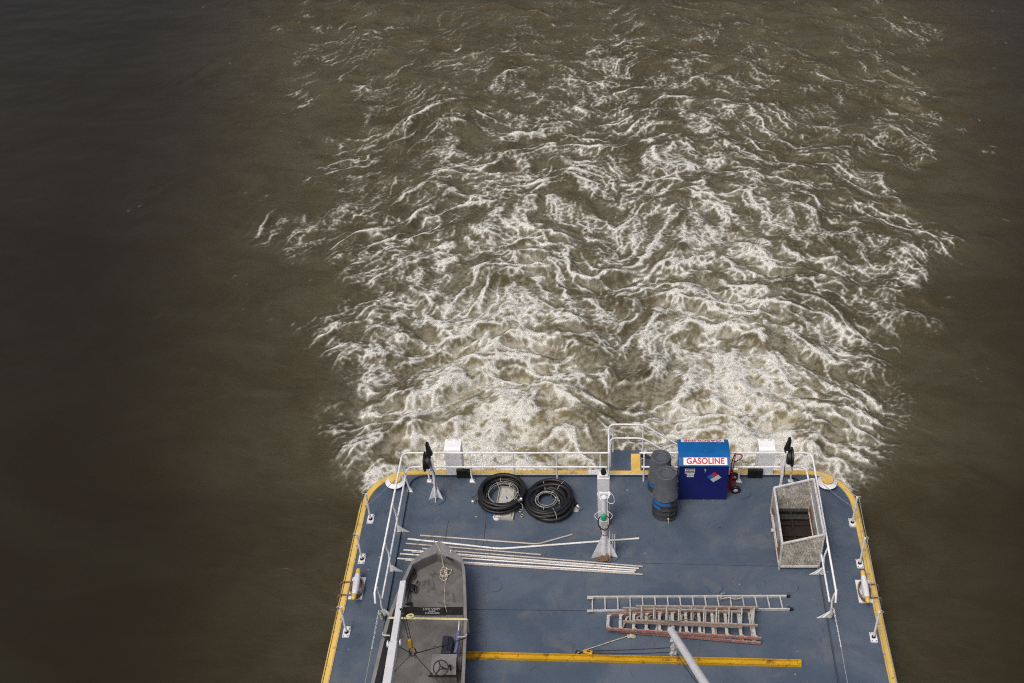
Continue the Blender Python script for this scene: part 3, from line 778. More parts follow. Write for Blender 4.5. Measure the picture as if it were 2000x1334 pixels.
stack(pa, 5, 'near taller', (.002, 0)); stack(pb, 3, 'rear shorter', (0, 0))
p = pa + V(.09, -.36, .10); m_ = MB().tube([p + V(0, 0, .03), p + V(.0, -.02, -.05), p + V(.01, -.05, -.095)], .012, 6); m_.lathe([(.02, 0), (.028, .02), (.02, .04)], p + V(0, 0, .01), 10)
m_.shift(p); o = m_.build('cord', M['rope'], None); o.location = p; tag(o, 'short knotted cord hanging from the handle of the lowest near bin', 'cord')

# ------------------------------------------------------------------ hand truck
wy0 = at(1435.5, 964).y + .02; wx = at(1436, 962).x; wy1 = at(1437, 938).y + .02; b0 = V(wx, wy0, 0)
ht = thing('hand_truck', b0, 'red hand truck with black tyres leaning against the right side of the gasoline locker', 'hand truck')
for y in (wy0, wy1):
    c = V(0, y - wy0, .13); Mx = Matrix.Rotation(R(90), 4, 'X')
    w = MB().lathe([(.06, -.035), (.12, -.04), (.132, -.022), (.134, 0), (.132, .022), (.12, .04), (.06, .035)], c, 26, mat=Mx).build('wheel', M['rubber'], ht)
    MB().lathe([(.03, -.05), (.058, -.038), (.06, 0), (.058, .038), (.03, .05)], c, 16, mat=Mx).build('rim', M['alu'], w)
ym = (wy0 + wy1) / 2 - wy0; hw = (wy1 - wy0) / 2; m_ = MB()
fx = -.13
A_ = V(fx, ym - hw * .8, .03); B_2 = V(fx, ym + hw * .8, .03)
zt = z_at(wy0 + ym, 886)
m_.tube(fillet([A_, V(fx + .02, ym - hw * .62, .8), V(fx + .07, ym - .03, zt), V(fx + .07, ym + .03, zt), V(fx + .02, ym + hw * .62, .8), B_2], .2, 5), .014, 8)
for z in (.12, .4, .7): m_.tube([V(fx + .005, ym - hw * .75, z), V(fx + .005, ym + hw * .75, z)], .011, 8)
for s in (-1, 1): m_.tube([V(fx, ym + s * hw * .7, .5), V(0, ym + s * hw * .75, .14)], .011, 8); m_.tube([V(fx, ym + s * hw * .7, .1), V(0, ym + s * hw * .75, .13)], .011, 8)
m_.tube([V(0, ym - hw, .13), V(0, ym + hw, .13)], .011, 8)
m_.build('frame', M['red'], ht)
MB().tube(fillet([V(fx + .068, ym, zt - .01), V(fx + .26, ym, zt - .04), V(fx + .25, ym, zt - .18), V(fx + .055, ym, zt - .32)], .09, 6), .014, 8).build('handle', M['red'], ht)
MB().box((fx - .12, ym - hw * .8, .0), (fx + .01, ym + hw * .8, .012)).build('toe_plate', M['red'], ht)

# ------------------------------------------------------------------ hoses
def coil(c, radii, tube, mat, nm, label, wob=.01, squash=1.0, ties=(), z0=None, ends=None, group=None, pale=False, ph=0.0, extra=0.0):
    pts = []; z0 = tube if z0 is None else z0; k = len(radii); N = 44; rr = random.Random(int(c.x * 100) + k)
    for i in range(int((k + extra) * N)):
        u = i / N; j = min(int(u), k - 1); f = min(u - j, 1.0); r0, za = radii[j]; r1, zb = radii[min(j + 1, k - 1)]
        s_ = f * f * (3 - 2 * f); a = 2 * math.pi * u + ph
        r = r0 * (1 - s_) + r1 * s_ + wob * math.sin(2.3 * a + k) + wob * .7 * math.sin(1.37 * a + 1.0)
        pts.append(V(r * math.cos(a), r * math.sin(a) * squash, z0 + za * (1 - s_) + zb * s_))
    if ends:
        e0, e1 = ends
        if e0: pts = [V(*e0)] + pts[3:]
        if e1: pts = pts[:-3] + [V(*e1)]
        pts = smooth_path(pts, 2)
    t = thing(nm, c, label, 'hose', group)
    m_ = MB().tube(pts, tube, 12); m_.build('hose_tube', mat, t)
    if pale:
        for dz, da in ((tube * .95, 0),):
            m_ = MB().tube([p * (1 - .012) + V(0, 0, dz) for p in pts], tube * .28, 6); m_.build('pale_stripe', M['alu_dull'], t)
    m_ = MB()
    for a_, r0, r1, z in ties:
        a_ = R(a_); d = V(math.cos(a_), math.sin(a_), 0); m_.tube([d * r0 + V(0, 0, .01), d * r0 + V(0, 0, z), d * ((r0 + r1) / 2) + V(0, 0, z + .02), d * r1 + V(0, 0, z), d * r1 + V(0, 0, .01)], .007, 6)
    if ties: m_.build('cable_tie', M['canvas'], t)
    for p, q in ((pts[0], pts[1]), (pts[-1], pts[-2])):
        d = (p - q).normalized(); m_ = MB().tube([p - d * .01, p + d * .03, p + d * .032, p + d * .09, p + d * .092, p + d * .13], tube, 14, radii=[tube * 1.12, tube * 1.12, tube * .9, tube * .9, tube * 1.08, tube * 1.05]); m_.build('coupling', M['steel'], t)
    return t
cL = at(982.5, 975); cR = at(1071.5, 985)
coil(cL, [(.62, 0), (.58, .07), (.50, .05), (.62, .17), (.56, .20)], .050, M['rubber'], 'hose_coil', 'thick black hose coiled over a grimy white tray, left coil', .020, 1.0,
     ((100, .44, .70, .26), (-38, .44, .70, .26), (200, .44, .70, .26)), z0=.15, ends=((-.70, -.12, .08), None), extra=.45, group='thick black hoses coiled on the deck', ph=R(170))
coil(cL + V(.0, -.0, .10), [(.45, 0), (.42, .04), (.39, .0), (.43, .07), (.36, .05)], .018, M['rubber'], 'hose_coil', 'thin black hose with a pale stripe lying inside the left thick coil', .008, 1.0,
     ((115, .32, .48, .12), (60, .32, .48, .12)), group='thin hoses inside the thick coils', pale=True, z0=.06)
coil(cR, [(.60, 0), (.65, .08), (.57, .12), (.47, .02), (.40, .07), (.64, .17), (.53, .21), (.46, .12)], .052, M['rubber'], 'hose_coil', 'thick black hose in a loose coil, the right coil beside the clear flange', .032, 1.0,
     ((55, .42, .74, .28), (105, .40, .70, .24), (-70, .40, .70, .28)), group='thick black hoses coiled on the deck', ends=((.78, -.12, .06), None), ph=R(20), extra=.74)
coil(cR + V(-.05, .02, .05), [(.33, .02), (.30, .06), (.27, .02), (.24, .06)], .020, M['rubber'], 'hose_coil', 'thin black hose with a pale stripe lying inside the right thick coil', .008, .95,
     ((60, .22, .40, .12), (160, .22, .40, .12), (-100, .22, .42, .14)), group='thin hoses inside the thick coils', pale=True, z0=.06)
# clear flange
c = at(1125, 993.5); t = thing('flange', c, 'round scratched clear flange with black bolts beside the right hose coil', 'flange')
MB().lathe([(.13, 0), (.14, .01), (.14, .03), (.13, .034), (.05, .030), (.04, .04), (.001, .04)], n=32).build('disc', M['clear'], t)
m_ = MB()
for k in range(4): a = R(45 + 90 * k); m_.lathe([(.02, 0), (.022, .05), (.012, .055)], V(.12 * math.cos(a), .12 * math.sin(a), 0), 8)
m_.build('bolt', M['black'], t)
m_ = MB().tube(smooth_path([V(-.15, .12, .07), V(-.09, .10, .05), V(-.02, .03, .04)]), .012, 6); m_.build('tether', M['wire_dark'], t)
for i, (px, py, r) in enumerate(((1016.5, 999), (1019.5, 1008)) and ((1016.5, 999, .045), (1019.5, 1009, .04))):
    c = at(px, py); o = MB().tube([V(r * math.cos(a), r * math.sin(a), .03) for a in [2 * math.pi * k / 16 for k in range(16)]], .014, 8, closed=True).build('clamp_ring', M['steel'], None)
    o.location = c; tag(o, 'steel clamp ring between the hose coils, ' + ('the farther of the two' if i == 0 else 'the nearer of the two'), 'clamp', 'clamp rings between the coils')
# tray under the left coil
c = at(988, 985); Mz = Matrix.Rotation(R(-4), 4, 'Z'); t = thing('tray', c, 'grimy white plastic tray sticking out from under the left hose coil', 'tray', rz=R(-4))
def open_tray(t, x0, x1, y0, y1, h, z):
    m_ = MB(); m_.box((x0, y0, z), (x1, y1, z + .015)); w = .018
    for a, b in (((x0, y0), (x1, y0 + w)), ((x0, y1 - w), (x1, y1)), ((x0, y0 + w), (x0 + w, y1 - w)), ((x1 - w, y0 + w), (x1, y1 - w))): m_.box((*a, z + .016), (*b, z + h), .003)
    return m_
m_ = open_tray(t, -.24, .27, -.56, .58, .09, 0); m_.build('tray_body', M['crate'], t)
m_ = MB(); m_.box((-.14, -.02, .02), (.18, .50, .06), .012); m_.box((-.14, -.48, .02), (.20, -.10, .045), .01); m_.build('insert', M['crate'], t)
MB().box((.06, .10, .061), (.095, .21, .065), 0, Matrix.Rotation(R(25), 4, 'Z')).build('blue_mark', M['sign_blue'], t)
c = at(959, 1007); o = MB().lathe([(.09, 0), (.095, .05), (.09, .1), (.02, .11)], n=20).build('lid_cap', M['sign_blue'], None); o.location = c + V(.02, .06, 0); tag(o, 'blue plastic cap peeping out from under the left hose coil', 'cap')
c = at(968, 1013); o = MB().lathe([(.10, 0), (.10, .045), (.085, .055), (.001, .055)], n=24).build('pail_lid', M['white'], None); o.location = c + V(.03, .03, 0); tag(o, 'round white lid beside the grimy tray', 'lid')

# ------------------------------------------------------------------ floodlight posts
def flood(px, py, ptop, side, label):
    b = at(px, py); zt = z_at(b.y, ptop)
    t = thing('floodlight', b, label, 'floodlight', 'black floodlights on white gusseted posts')
    m_ = MB(); m_.tube([V(0, 0, 0), V(0, 0, zt)], .05, 12, radii=[.05, .042]); m_.build('post', M['rail'], t)
    for a in (210, 330, 268, 90):
        d = V(math.cos(R(a)), math.sin(R(a)), 0); MB().plate([d * .04 + V(0, 0, .004), d * .225 + V(0, 0, .004), d * .05 + V(0, 0, .45)], .014).build('gusset', M['rail'], t)
    m_ = MB(); m_.bar(V(.03, -.05, zt - .45), V(.03, -.05, zt + .12), .05, .03); m_.bar(V(-.07, .03, zt - .5), V(-.07, .03, zt - .1), .03, .03); m_.build('bracket', M['rail'], t)
    Mx = Matrix.Rotation(R(90 * -side), 4, 'Y'); c = V(side * -.13, -.02, zt - .10)
    m_ = MB().lathe([(.13, -.10), (.19, -.08), (.20, -.0), (.255, .02), (.27, .06), (.24, .075)], c, 26, mat=Mx)
    for k in range(5): m_.lathe([(.205, -.06 + k * .022), (.205, -.052 + k * .022)], c, 20, mat=Mx)
    m_.build('lamp_housing', M['black'], t)
    m_ = MB(); z = zt + .04; x = -side * .05
    prof = [(x - .06, z), (x + .06 , z - .02), (x + .10, z + .12), (x + .03, z + .32), (x + .015, z + .5), (x - .035, z + .53), (x - .065, z + .46)]
    if side < 0: prof = [(2 * x - a, b_) for a, b_ in prof]
    n = len(prof); m_.add([V(a, -.03, b_) for a, b_ in prof] + [V(a, .06, b_) for a, b_ in prof], [tuple(range(n)), tuple(range(n, 2 * n))[::-1]] + [(i, (i + 1) % n, n + (i + 1) % n, n + i) for i in range(n)])
    bmesh.ops.bevel(m_.bm, geom=m_.bm.edges[:], offset=.012, segments=2, affect='EDGES'); m_.build('shade', M['black'], t)
    m_ = MB(); m_.tube(smooth_path([V(side * -.05, 0, zt - .2), V(.02, -.07, zt - .4), V(.04, -.03, zt - .7), V(.02, -.06, zt - 1.0), V(.05, 0, .2)]), .008, 6); m_.build('cable', M['wire_dark'], t)
    return t
flood(853, 971, 895, 1, 'black floodlight on a white gusseted post at the left end of the stern')
flood(1523, 966, 886, -1, 'black floodlight on a white gusseted post behind the mesh cage')

# ------------------------------------------------------------------ light mast and casing on the centre line
yc = at(1181, 1088).y; b = at(1181, 1086); zt = z_at(b.y, 971)
t = thing('light_mast', b, 'white pipe mast with broad triangular base plates and a green light on the centre line', 'mast')
MB().tube([V(0, 0, 0), V(-.015, 0, zt)], .068, 18).build('mast_pipe', M['rail'], t)
for s in (-1, 1): MB().plate([V(s * .06, 0, .004), V(s * .335, -.06, .004), V(s * .32, -.06, .06), V(s * .06, 0, .78)], .014).build('gusset', M['rail'], t)
MB().plate([V(0, .06, .004), V(0, .26, .004), V(0, .06, .6)], .014).build('gusset', M['rail'], t)
m_ = MB(); 
for s in (-1, 1): m_.plate([V(-.015 + s * .05, .05, zt - .25), V(-.015 + s * .05, -.03, zt - .12), V(-.015 + s * .16, .06, zt + .05), V(-.015 + s * .13, .16, zt + .05)], .016)
m_.box((-.15, .1, zt - .02), (.12, .16, zt + .02)); m_.build('bracket', M['rail'], t)
zl = z_at(b.y - .1, 1019); c = V(-.01, -.12, zl)
m_ = MB(); m_.box((-.09, -.20, zl - .14), (.08, -.075, zl + .12), .015); lb = m_.build('lamp_box', M['alu_dull'], t)
MB().lathe([(.055, 0), (.06, .03), (.06, .15), (.045, .18), (.001, .185)], V(-.02, -.14, zl + .11), 18).build('green_lamp', M['green'], lb)
MB().tube(smooth_path([V(.07, -.16, zl - .12), V(.12, -.17, zl), V(.11, -.16, zl + .2), V(.03, -.14, zl + .26), V(-.02, -.1, zl + .22)]), .014, 8).build('red_cable', M['red'], t)
MB().tube(smooth_path([V(-.1, -.15, zl + .24), V(-.15, -.16, zl + .15), V(-.14, -.17, zl - .06), V(-.06, -.19, zl - .17), V(.05, -.2, zl - .18), V(.11, -.17, zl - .05)]), .016, 8).build('black_cable', M['wire_dark'], t)
MB().tube(smooth_path([V(-.1, -.14, zl - .22), V(-.06, -.2, zl - .36), V(.05, -.2, zl - .38), V(.1, -.14, zl - .25)]), .010, 8).build('black_cable', M['red'], t)
# casing behind the mast
b2 = at(1179, 1026); zc = z_at(b2.y, 934); t2 = thing('mast_casing', b2, 'broad flat white casing standing behind the pipe mast with a small black lamp on top', 'casing')
w0 = .145; w1 = .155; m_ = MB(); m_.add([V(x, y, z) for z, w in ((0, w0), (zc, w1)) for x, y in ((-w, -.02), (w, -.02), (w, .14), (-w, .14))], [(3, 2, 1, 0), (4, 5, 6, 7), (0, 1, 5, 4), (1, 2, 6, 5), (2, 3, 7, 6), (3, 0, 4, 7)])
bmesh.ops.bevel(m_.bm, geom=m_.bm.edges[:], offset=.006, segments=1, affect='EDGES'); m_.build('casing_body', M['white'], t2)
m_ = MB(); m_.box((-.11, .0, zc + .001), (.11, .13, zc + .1), .01); m_.build('lamp_stand', M['rail'], t2)
m_ = MB(); m_.lathe([(.06, 0), (.068, .02), (.068, .10), (.05, .13), (.04, .17), (.001, .18)], V(0, .06, zc + .101), 18); m_.build('lamp', M['black'], t2)
m_ = MB()
for (x, z) in ((.03, .66), (.08, .67), (-.02, .65), (.06, .645)): m_.lathe([(.012, 0), (.012, .02)], V(x, -.021, zc * z / .9), 8, mat=Matrix.Rotation(R(90), 4, 'X'))
m_.build('bolt', M['alu_dull'], t2)
MB().tube(smooth_path([V(.15, .0, zc * .72), V(.25, -.05, zc * .66), V(.27, -.08, zc * .55), V(.18, -.08, zc * .52), V(.05, -.05, zc * .58)]), .008, 6).build('loop_cable', M['rail'], t2)
MB().tube([V(.30 * math.cos(a) * .75, -.18 + .12 * math.sin(a), zc * .32 + .05 * math.sin(a)) for a in [2 * math.pi * k / 24 for k in range(24)]], .007, 6, closed=True).build('loop_cable', M['rail'], t2)
MB().tube(smooth_path([V(.13, -.03, zc * .6), V(.12, -.04, zc * .4), V(.16, -.04, zc * .2), V(.13, -.03, .02)]), .009, 6).build('cable', M['wire_dark'], t2)
# thin rods leaning by the mast and the rope pile at its foot
b = at(1181, 1086)
for i, (x, yb2, h) in enumerate(((.135, -.10, 1.05), (.21, .0, .78), (.26, .04, .72))):
    q = b + V(x, yb2, 0); o = MB().tube([V(0, 0, 0), V(-.01, .04, h)], .016, 8).build('rod', M['rail'], None); o.location = q
    tag(o, ['longest thin white rod, nearest the mast pipe, leaning beside its base', 'middle one of the three thin white rods beside the mast base', 'shortest thin white rod, farthest from the mast pipe'][i], 'rod', 'thin white rods leaning by the mast')
def rope_pile(c, rx, ry, r, mat, label, loops=9, tail=None, seed=1, h=.05):
    rr = random.Random(seed); pts = []
    for k in range(loops * 9):
        if k % 9 == 0: ox, oy = rr.uniform(-.45, .45), rr.uniform(-.5, .5); lw, lh, tw = rr.uniform(.25, .6), rr.uniform(.3, .6), rr.uniform(0, 3.14)
        a = k * .698; u_, v_ = lw * math.cos(a), lh * math.sin(a); pts.append(V(rx * (ox + u_ * math.cos(tw) - v_ * math.sin(tw)), ry * (oy + u_ * math.sin(tw) + v_ * math.cos(tw)), r + h * rr.random() + .3 * r * (k / 20)))
    pts = smooth_path(pts, 5)
    if tail: pts = pts + [V(*q) - c for q in smooth_path(tail, 6)]
    o = MB().tube(pts, r, 7).build('rope', mat, None); o.location = c; return tag(o, label, 'rope')
rope_pile(b + V(-.0, -.14, 0), .20, .09, .017, M['rope_dark'], 'brown rope heaped at the foot of the white mast', 12, seed=3, h=.09)

# ------------------------------------------------------------------ mesh cage
FL = at(1521, 1111); FR = at(1597.5, 1113.5); BLt = None
zl_ = z_at(FL.y, 1062); zr_ = z_at(FR.y, 1047)
# far end: row of the left rear rim corner
yb_ = FL.y
while fp(1514, 953.5, yb_).z > zl_: yb_ += .01
XL_, XR_ = (fp(1528, 1062, FL.y).x + FL.x) / 2, (FR.x + fp(1610, 1047, FL.y).x) / 2
xbl, xbr = fp(1514, 953.5, yb_).x, fp(1592.5, 938, yb_).x
Y0, Y1 = FL.y, yb_; base = V((XL_ + XR_) / 2, (Y0 + Y1) / 2, 0)
cg = thing('mesh_cage', base, 'open topped white basket with mesh ends and a rusty dark floor', 'cage')
c00, c10, c11, c01 = V(XL_, Y0, 0), V(XR_, Y0, 0), V(XR_ , Y1, 0), V(XL_, Y1, 0)
zr2 = z_at(Y1, 937.5)
tops = [c00 + V(0, 0, zl_), c10 + V(0, 0, zr_), c11 + V(0, 0, max(zr2, zr_)), c01 + V(0, 0, zl_)]
bots = [c00 + V(0, 0, .1), c10 + V(0, 0, .1), c11 + V(0, 0, .1), c01 + V(0, 0, .1)]
m_ = MB()
for i in range(4):
    j = (i + 1) % 4; m_.bar(tops[i], tops[j], .05, .05, bevel=.004); m_.bar(bots[i], bots[j], .05, .06, bevel=.004); m_.bar(bots[i] - V(0, 0, .1), tops[i], .05, .05, up=V(1, 0, 0), bevel=.004)
m_.shift(base).build('frame', M['dull'], cg)
CT = NT('cage side paint'); P = CT.obj(); zz = CT.n('ShaderNodeSeparateXYZ', i_Vector=P).outputs['Z']
rr_ = CT.math('ADD', CT.noise(P, 2.6, 7, .7), CT.ramp(zz, .05, 1.1, .30, -.05))
CT.p(Base_Color=CT.mix(CT.ramp(rr_, .58, .72), (.47, .48, .50), CT.mix(CT.noise(P, 9, 3), (.20, .075, .025), (.33, .17, .07))), Roughness=.55)
M['cage'] = CT.m
for s, x, ta, tb in ((0, XL_, tops[0], tops[3]), (1, XR_, tops[1], tops[2])):
    d = .0
    m_ = MB().plate([V(x, Y0 + .03, .12), V(x, Y1 - .03, .12), V(x, Y1 - .03, tb.z - .02), V(x, Y0 + .03, ta.z - .02)], .008)
    sp_ = m_.shift(base).build('side_panel', M['cage'], cg)
    xi = x + (.03 if s == 0 else -.03)
    if s == 1: MB().bar(V(xi, Y0 + .05, .80), V(xi, Y1 - .05, .80), .03, .03).shift(base).build('inner_rail', M['dull'], sp_)
    else: m_ = MB(); m_.bar(V(x - .03, Y0 + .4, .35), V(x - .03, Y1 - .4, .35), .03, .04); m_.lathe([(.05, 0), (.05, .06)], V(x - .09, Y0 + 1.1, .2), 12, mat=Matrix.Rotation(R(90), 4, 'Y')); m_.shift(base).build('outer_fitting', M['dull'], sp_)
def mesh_panel(y, zL, zR, nm):
    """expanded metal: two sets of slanting strips clipped to the panel"""
    m_ = MB(); st = .042; w = .015; xa, xb = XL_ + .02, XR_ - .02; z0 = .13; zm = max(zL, zR)
    ztop = lambda x: zL + (zR - zL) * (x - xa) / (xb - xa) - .025
    for sgn in (1, -1):
        k = -40
        while k < 80:
            p0 = None; seg = []
            x = xa
            for q in range(61):
                x = xa + (xb - xa) * q / 60; z = z0 + k * st + sgn * (x - xa) * .62
                if z0 <= z <= ztop(x): seg.append((x, z))
            if len(seg) > 2:
                (x_a, z_a), (x_b, z_b) = seg[0], seg[-1]
                m_.bar(V(x_a, y + sgn * .003, z_a), V(x_b, y + sgn * .003, z_b), w, .004, up=V(0, 1, 0))
            k += 1
    m_.shift(base).build(nm, M['mesh'], cg)
M['mesh'] = paint('expanded metal', (.52, .50, .44), .6, (.28, .23, .15), .35, 5, var=.3)
mesh_panel(Y0, zl_, zr_, 'mesh_panel'); mesh_panel(Y1, zl_, max(zr2, zr_), 'mesh_panel')
m_ = MB(); m_.box((XL_ + .026, Y0 + .026, .06), (XR_ - .026, Y1 - .026, .07)); fl = m_.shift(base).build('floor', M['rust'], cg)
m_ = MB(); L_y = Y1 - Y0
for k in (.12, .3, .52, .72): m_.box((XL_ + .03, Y0 + L_y * k, .0705), (XR_ - .03, Y0 + L_y * k + .05, .12))
m_.box((base.x - .02, Y0 + .03, .121), (base.x + .03, Y1 - .03, .14)); m_.shift(base).build('cross_bar', M['rust'], fl)
m_ = MB(); m_.bar(V(XL_ + .03, Y1 - .06, .16), V(XR_ - .03, Y1 - .06, .16), .1, .05); m_.bar(V(XL_ + .03, Y1 - .28, .15), V(XR_ - .03, Y1 - .28, .15), .16, .02); m_.shift(base).build('bench_plate', M['skiff_dark'], fl)

# ------------------------------------------------------------------ loose pipes
def Z8(x, y, z): return at(760 + x / 3.7037, 1020 + y / 3.7037, z)
pipes = [
    ([(225, 95), (1075, 158), (1325, 88)], .024, 'pipe_grey', .026, 'bent grey conduit lying farthest astern, its right end kinked upwards'),
    ([(135, 120), (780, 190), (830, 190), (1808, 116)], .026, 'pipe_white', .027, 'long white pipe bent in the middle, its right end passing behind the mast'),
    ([(120, 153), (1100, 235)], .023, 'pipe_grey', .024, 'short grey brown conduit just below the bent white pipe'),
    ([(240, 190), (1835, 320)], .023, 'pipe_grey', .024, 'straight grey conduit at the stern side of the pipe bundle'),
    ([(105, 200), (1805, 334)], .021, 'pipe_white', .022, 'straight white pipe second from the stern side of the bundle'),
    ([(165, 215), (1530, 320)], .019, 'pipe_grey', .060, 'short thin conduit lying on top of the pipe bundle'),
    ([(80, 228), (1785, 348)], .021, 'pipe_white', .022, 'straight white pipe in the middle of the bundle with a bluish right end'),
    ([(60, 262), (1775, 361)], .021, 'pipe_white', .022, 'straight white pipe next to the nearest one in the bundle'),
    ([(118, 275), (1835, 377)], .023, 'pipe_grey', .024, 'nearest grey conduit of the bundle with a dark right end'),
]
for P, r, mk, z, lab in pipes:
    W_ = [Z8(x, y, z) for x, y in P]; b_ = W_[0].copy(); b_.z = 0
    o = MB().tube(fillet([w - b_ for w in W_], .12, 5) if len(W_) > 2 else [w - b_ for w in W_], r, 10).build('pipe', M[mk], None)
    o.location = b_; tag(o, lab, 'pipe', 'loose pipes laid across the deck')
# ------------------------------------------------------------------ yellow channel beam
A_ = at(905, 1282); B_ = at(1565, 1298); t = thing('steel_channel', A_, 'long yellow steel channel lying across the deck, rusty at its right end', 'beam')
d = (B_ - A_); m_ = MB()
m_.bar(V(0, 0, .012), d + V(0, 0, .012), .16, .02); n_ = V(-d.y, d.x, 0).normalized()
for s in (-1, 1): m_.bar(n_ * .07 * s + V(0, 0, .055), d + n_ * .07 * s + V(0, 0, .055), .018, .066)
m_.build('channel_section', M['beam'], t)
MB().box((-.10, -.05, .024), (0, .05, .13), .02).build('end_lug', M['beam'], t).location = d
# ------------------------------------------------------------------ ladders
def Z6(x, y, z=0): return at(1100 + x / 4.0, 1120 + y / 4.0, z)
def ladder(nm, label, A, B, z, ts, railm, rungm, rw=.03, rh=.07, rung=('tube', .017), group=None, feet=None, knee=False):
    a0, a1 = Z6(*A[0], z), Z6(*A[1], z); b0, b1 = Z6(*B[0], z), Z6(*B[1], z)
    base = b0.copy(); base.z = 0; t = thing(nm, base, label, 'ladder', group)
    for p, q in ((a0, a1), (b0, b1)): MB().bar(p, q, rw, rh, bevel=.004).shift(base).build('side_rail', railm, t)
    for u in ts:
        p = a0.lerp(a1, u); q = b0.lerp(b1, u); d = (q - p).normalized(); p = p + d * rw * .5; q = q - d * rw * .5; m_ = MB()
        if rung[0] == 'tube': m_.tube([p, q], rung[1], 8)
        else: m_.bar(p, q, rung[1], .028, bevel=.003)
        if knee:
            for s, e in ((1, p), (-1, q)): r_ = (a1 - a0).normalized(); m_.plate([e + V(0, 0, .016), e + d * s * .09 + V(0, 0, .016), e + r_ * .085 + V(0, 0, .016)], .004)
        m_.shift(base).build('tread' if rung[0] != 'tube' else 'rung', rungm, t)
    if feet:
        m_ = MB()
        for p, q in ((a0, a1), (b0, b1)):
            e = q if feet > 0 else p; dr = (q - p).normalized() * (1 if feet > 0 else -1); m_.bar(e - dr * .02, e + dr * .07, rw * 1.4, rh * 1.1, bevel=.006)
        m_.shift(base).build('foot', M['black'], t)
    return t, base
ux = [(x - 200) / 1560 for x in (240, 338, 437, 533, 630, 727, 825, 922, 1020, 1117, 1216, 1313, 1410, 1508, 1605, 1703)]
t, base = ladder('extension_ladder', 'long bright aluminium ladder lying flat behind the heap of step ladders', ((188, 186), (1750, 178)), ((188, 294), (1775, 280)), .05, ux, M['alu'], M['alu'], .03, .08, ('tube', .019), feet=1)
m_ = MB()
for y in (192, 292): p = Z6(212, y, .1); m_.bar(p - V(.08, 0, 0), p + V(.08, 0, 0), .06, .03, bevel=.004)
m_.shift(base).build('hook_bracket', M['alu_dull'], t)
us = [(x - 345) / 1150 for x in (352, 445, 545, 640, 740, 840, 940, 1040, 1140, 1240, 1345, 1445)]
GL = 'folded red fibreglass step ladders piled up'
ladder('step_ladder', 'faded red step ladder with broad aluminium treads, upper of the two in the heap', ((345, 322), (1520, 268)), ((340, 432), (1550, 508)), .24, us, M['red_rail'], M['alu_dull'], .035, .085, ('bar', .07), GL, feet=None, knee=True)
ladder('step_ladder', 'faded red step ladder lying underneath, its near rail showing below the other', ((480, 330), (1500, 300)), ((420, 448), (1545, 545)), .09, [u * .97 + .02 for u in us[::1]], M['red_rail'], M['alu_dull'], .035, .085, ('bar', .05), GL, feet=None, knee=True)
GS = 'short weathered ladders lying on the step ladders'
uf = [(x - 465) / 945 for x in (524, 622, 720, 820, 920, 1020, 1120, 1222, 1325)]
ladder('straight_ladder', 'short grimy ladder on top of the heap with brown fibreglass rails', ((465, 272), (1400, 300)), ((465, 376), (1400, 418)), .35, uf, M['brown_rail'], M['alu_dull'], .034, .07, ('tube', .02), GS)
ladder('straight_ladder', 'short ladder uppermost in the heap, its far rail reaching farthest to the right', ((570, 256), (1525, 266)), ((565, 368), (1520, 406)), .43, [.045, .147, .25, .352, .455, .557, .66, .762, .865, .965], M['brown_rail'], M['alu_dull'], .034, .07, ('tube', .018), GS)
a = Z6(1225, 150, .2); pts = smooth_path([Z6(1262, 155, .1), Z6(1235, 158, .16), Z6(1240, 180, .2), Z6(1225, 200, .14), Z6(1290, 190, .12), Z6(1340, 200, .12), Z6(1400, 190, .12)]); b_ = pts[0].copy()
o = MB().tube([p - b_ for p in pts], .012, 7).build('rope', M['rope'], None); o.location = b_; tag(o, 'short pale rope tied on the rail of the long aluminium ladder', 'rope')
pts = smooth_path([Z6(620, 300, .45), Z6(680, 350, .46), Z6(760, 365, .48), Z6(880, 375, .5), Z6(960, 360, .5), Z6(1040, 370, .48), Z6(1000, 300, .46), Z6(950, 300, .46), Z6(1040, 290, .45)]); b_ = pts[0].copy()
o = MB().tube([p - b_ for p in pts], .009, 6).build('rope', M['rope_dark'], None); o.location = b_; tag(o, 'thin brown cord looped over the ladder on top of the heap', 'rope')

# ------------------------------------------------------------------ skiff
ZG = .85
OUT = [(858, 1057), (831, 1075), (803, 1098), (786, 1133), (769, 1175), (753, 1217), (742, 1261), (724.7, 1334)]
INN = [(853, 1081), (829, 1091), (806, 1103), (791.5, 1137), (775.5, 1177), (759.5, 1219), (748.5, 1262), (731.5, 1335)]
OUTR = [(880, 1071), (894, 1083), (904, 1093), (908.5, 1114), (911, 1165), (912, 1213), (911, 1251), (907.5, 1334)]
INNR = [(878, 1089), (893, 1095), (901.5, 1102), (903, 1120), (905, 1166), (906, 1213), (905, 1251), (901, 1335)]
def ext(L): a, b = L[-2], L[-1]; return L + [b + (b - a) * 1.1, b + (b - a) * 2.0]
oL = ext([at(x, y, ZG) for x, y in OUT]); iL = ext([at(x, y, ZG) for x, y in INN]); oR = ext([at(x, y, ZG) for x, y in OUTR]); iR = ext([at(x, y, ZG) for x, y in INNR])
oo = oL[::-1] + oR; ii = iL[::-1] + iR
base = V((oL[4].x + oR[4].x) / 2, oL[5].y, 0)
sk = thing('skiff', base, 'grey aluminium work skiff stowed on the left of the deck, its bow pointing astern', 'boat')
cx_ = base.x
def inset(P, k, z, dy=0): return [V(cx_ + (p.x - cx_) * k, p.y + dy * (1 if p.y > oL[3].y else 0), z) for p in P]
m_ = MB(); sheer = lambda p: .10 * max(0, (p.y - oL[4].y) / (oL[0].y - oL[4].y)) ** 1.5
oo = [p + V(0, 0, 0) for p in oo]
low = inset(oo, .80, .12, -.35); m_.loft(oo, [p - V(0, 0, .06) for p in oo]); m_.loft([p - V(0, 0, .06) for p in oo], low); m_.add(low, [tuple(range(len(low)))])
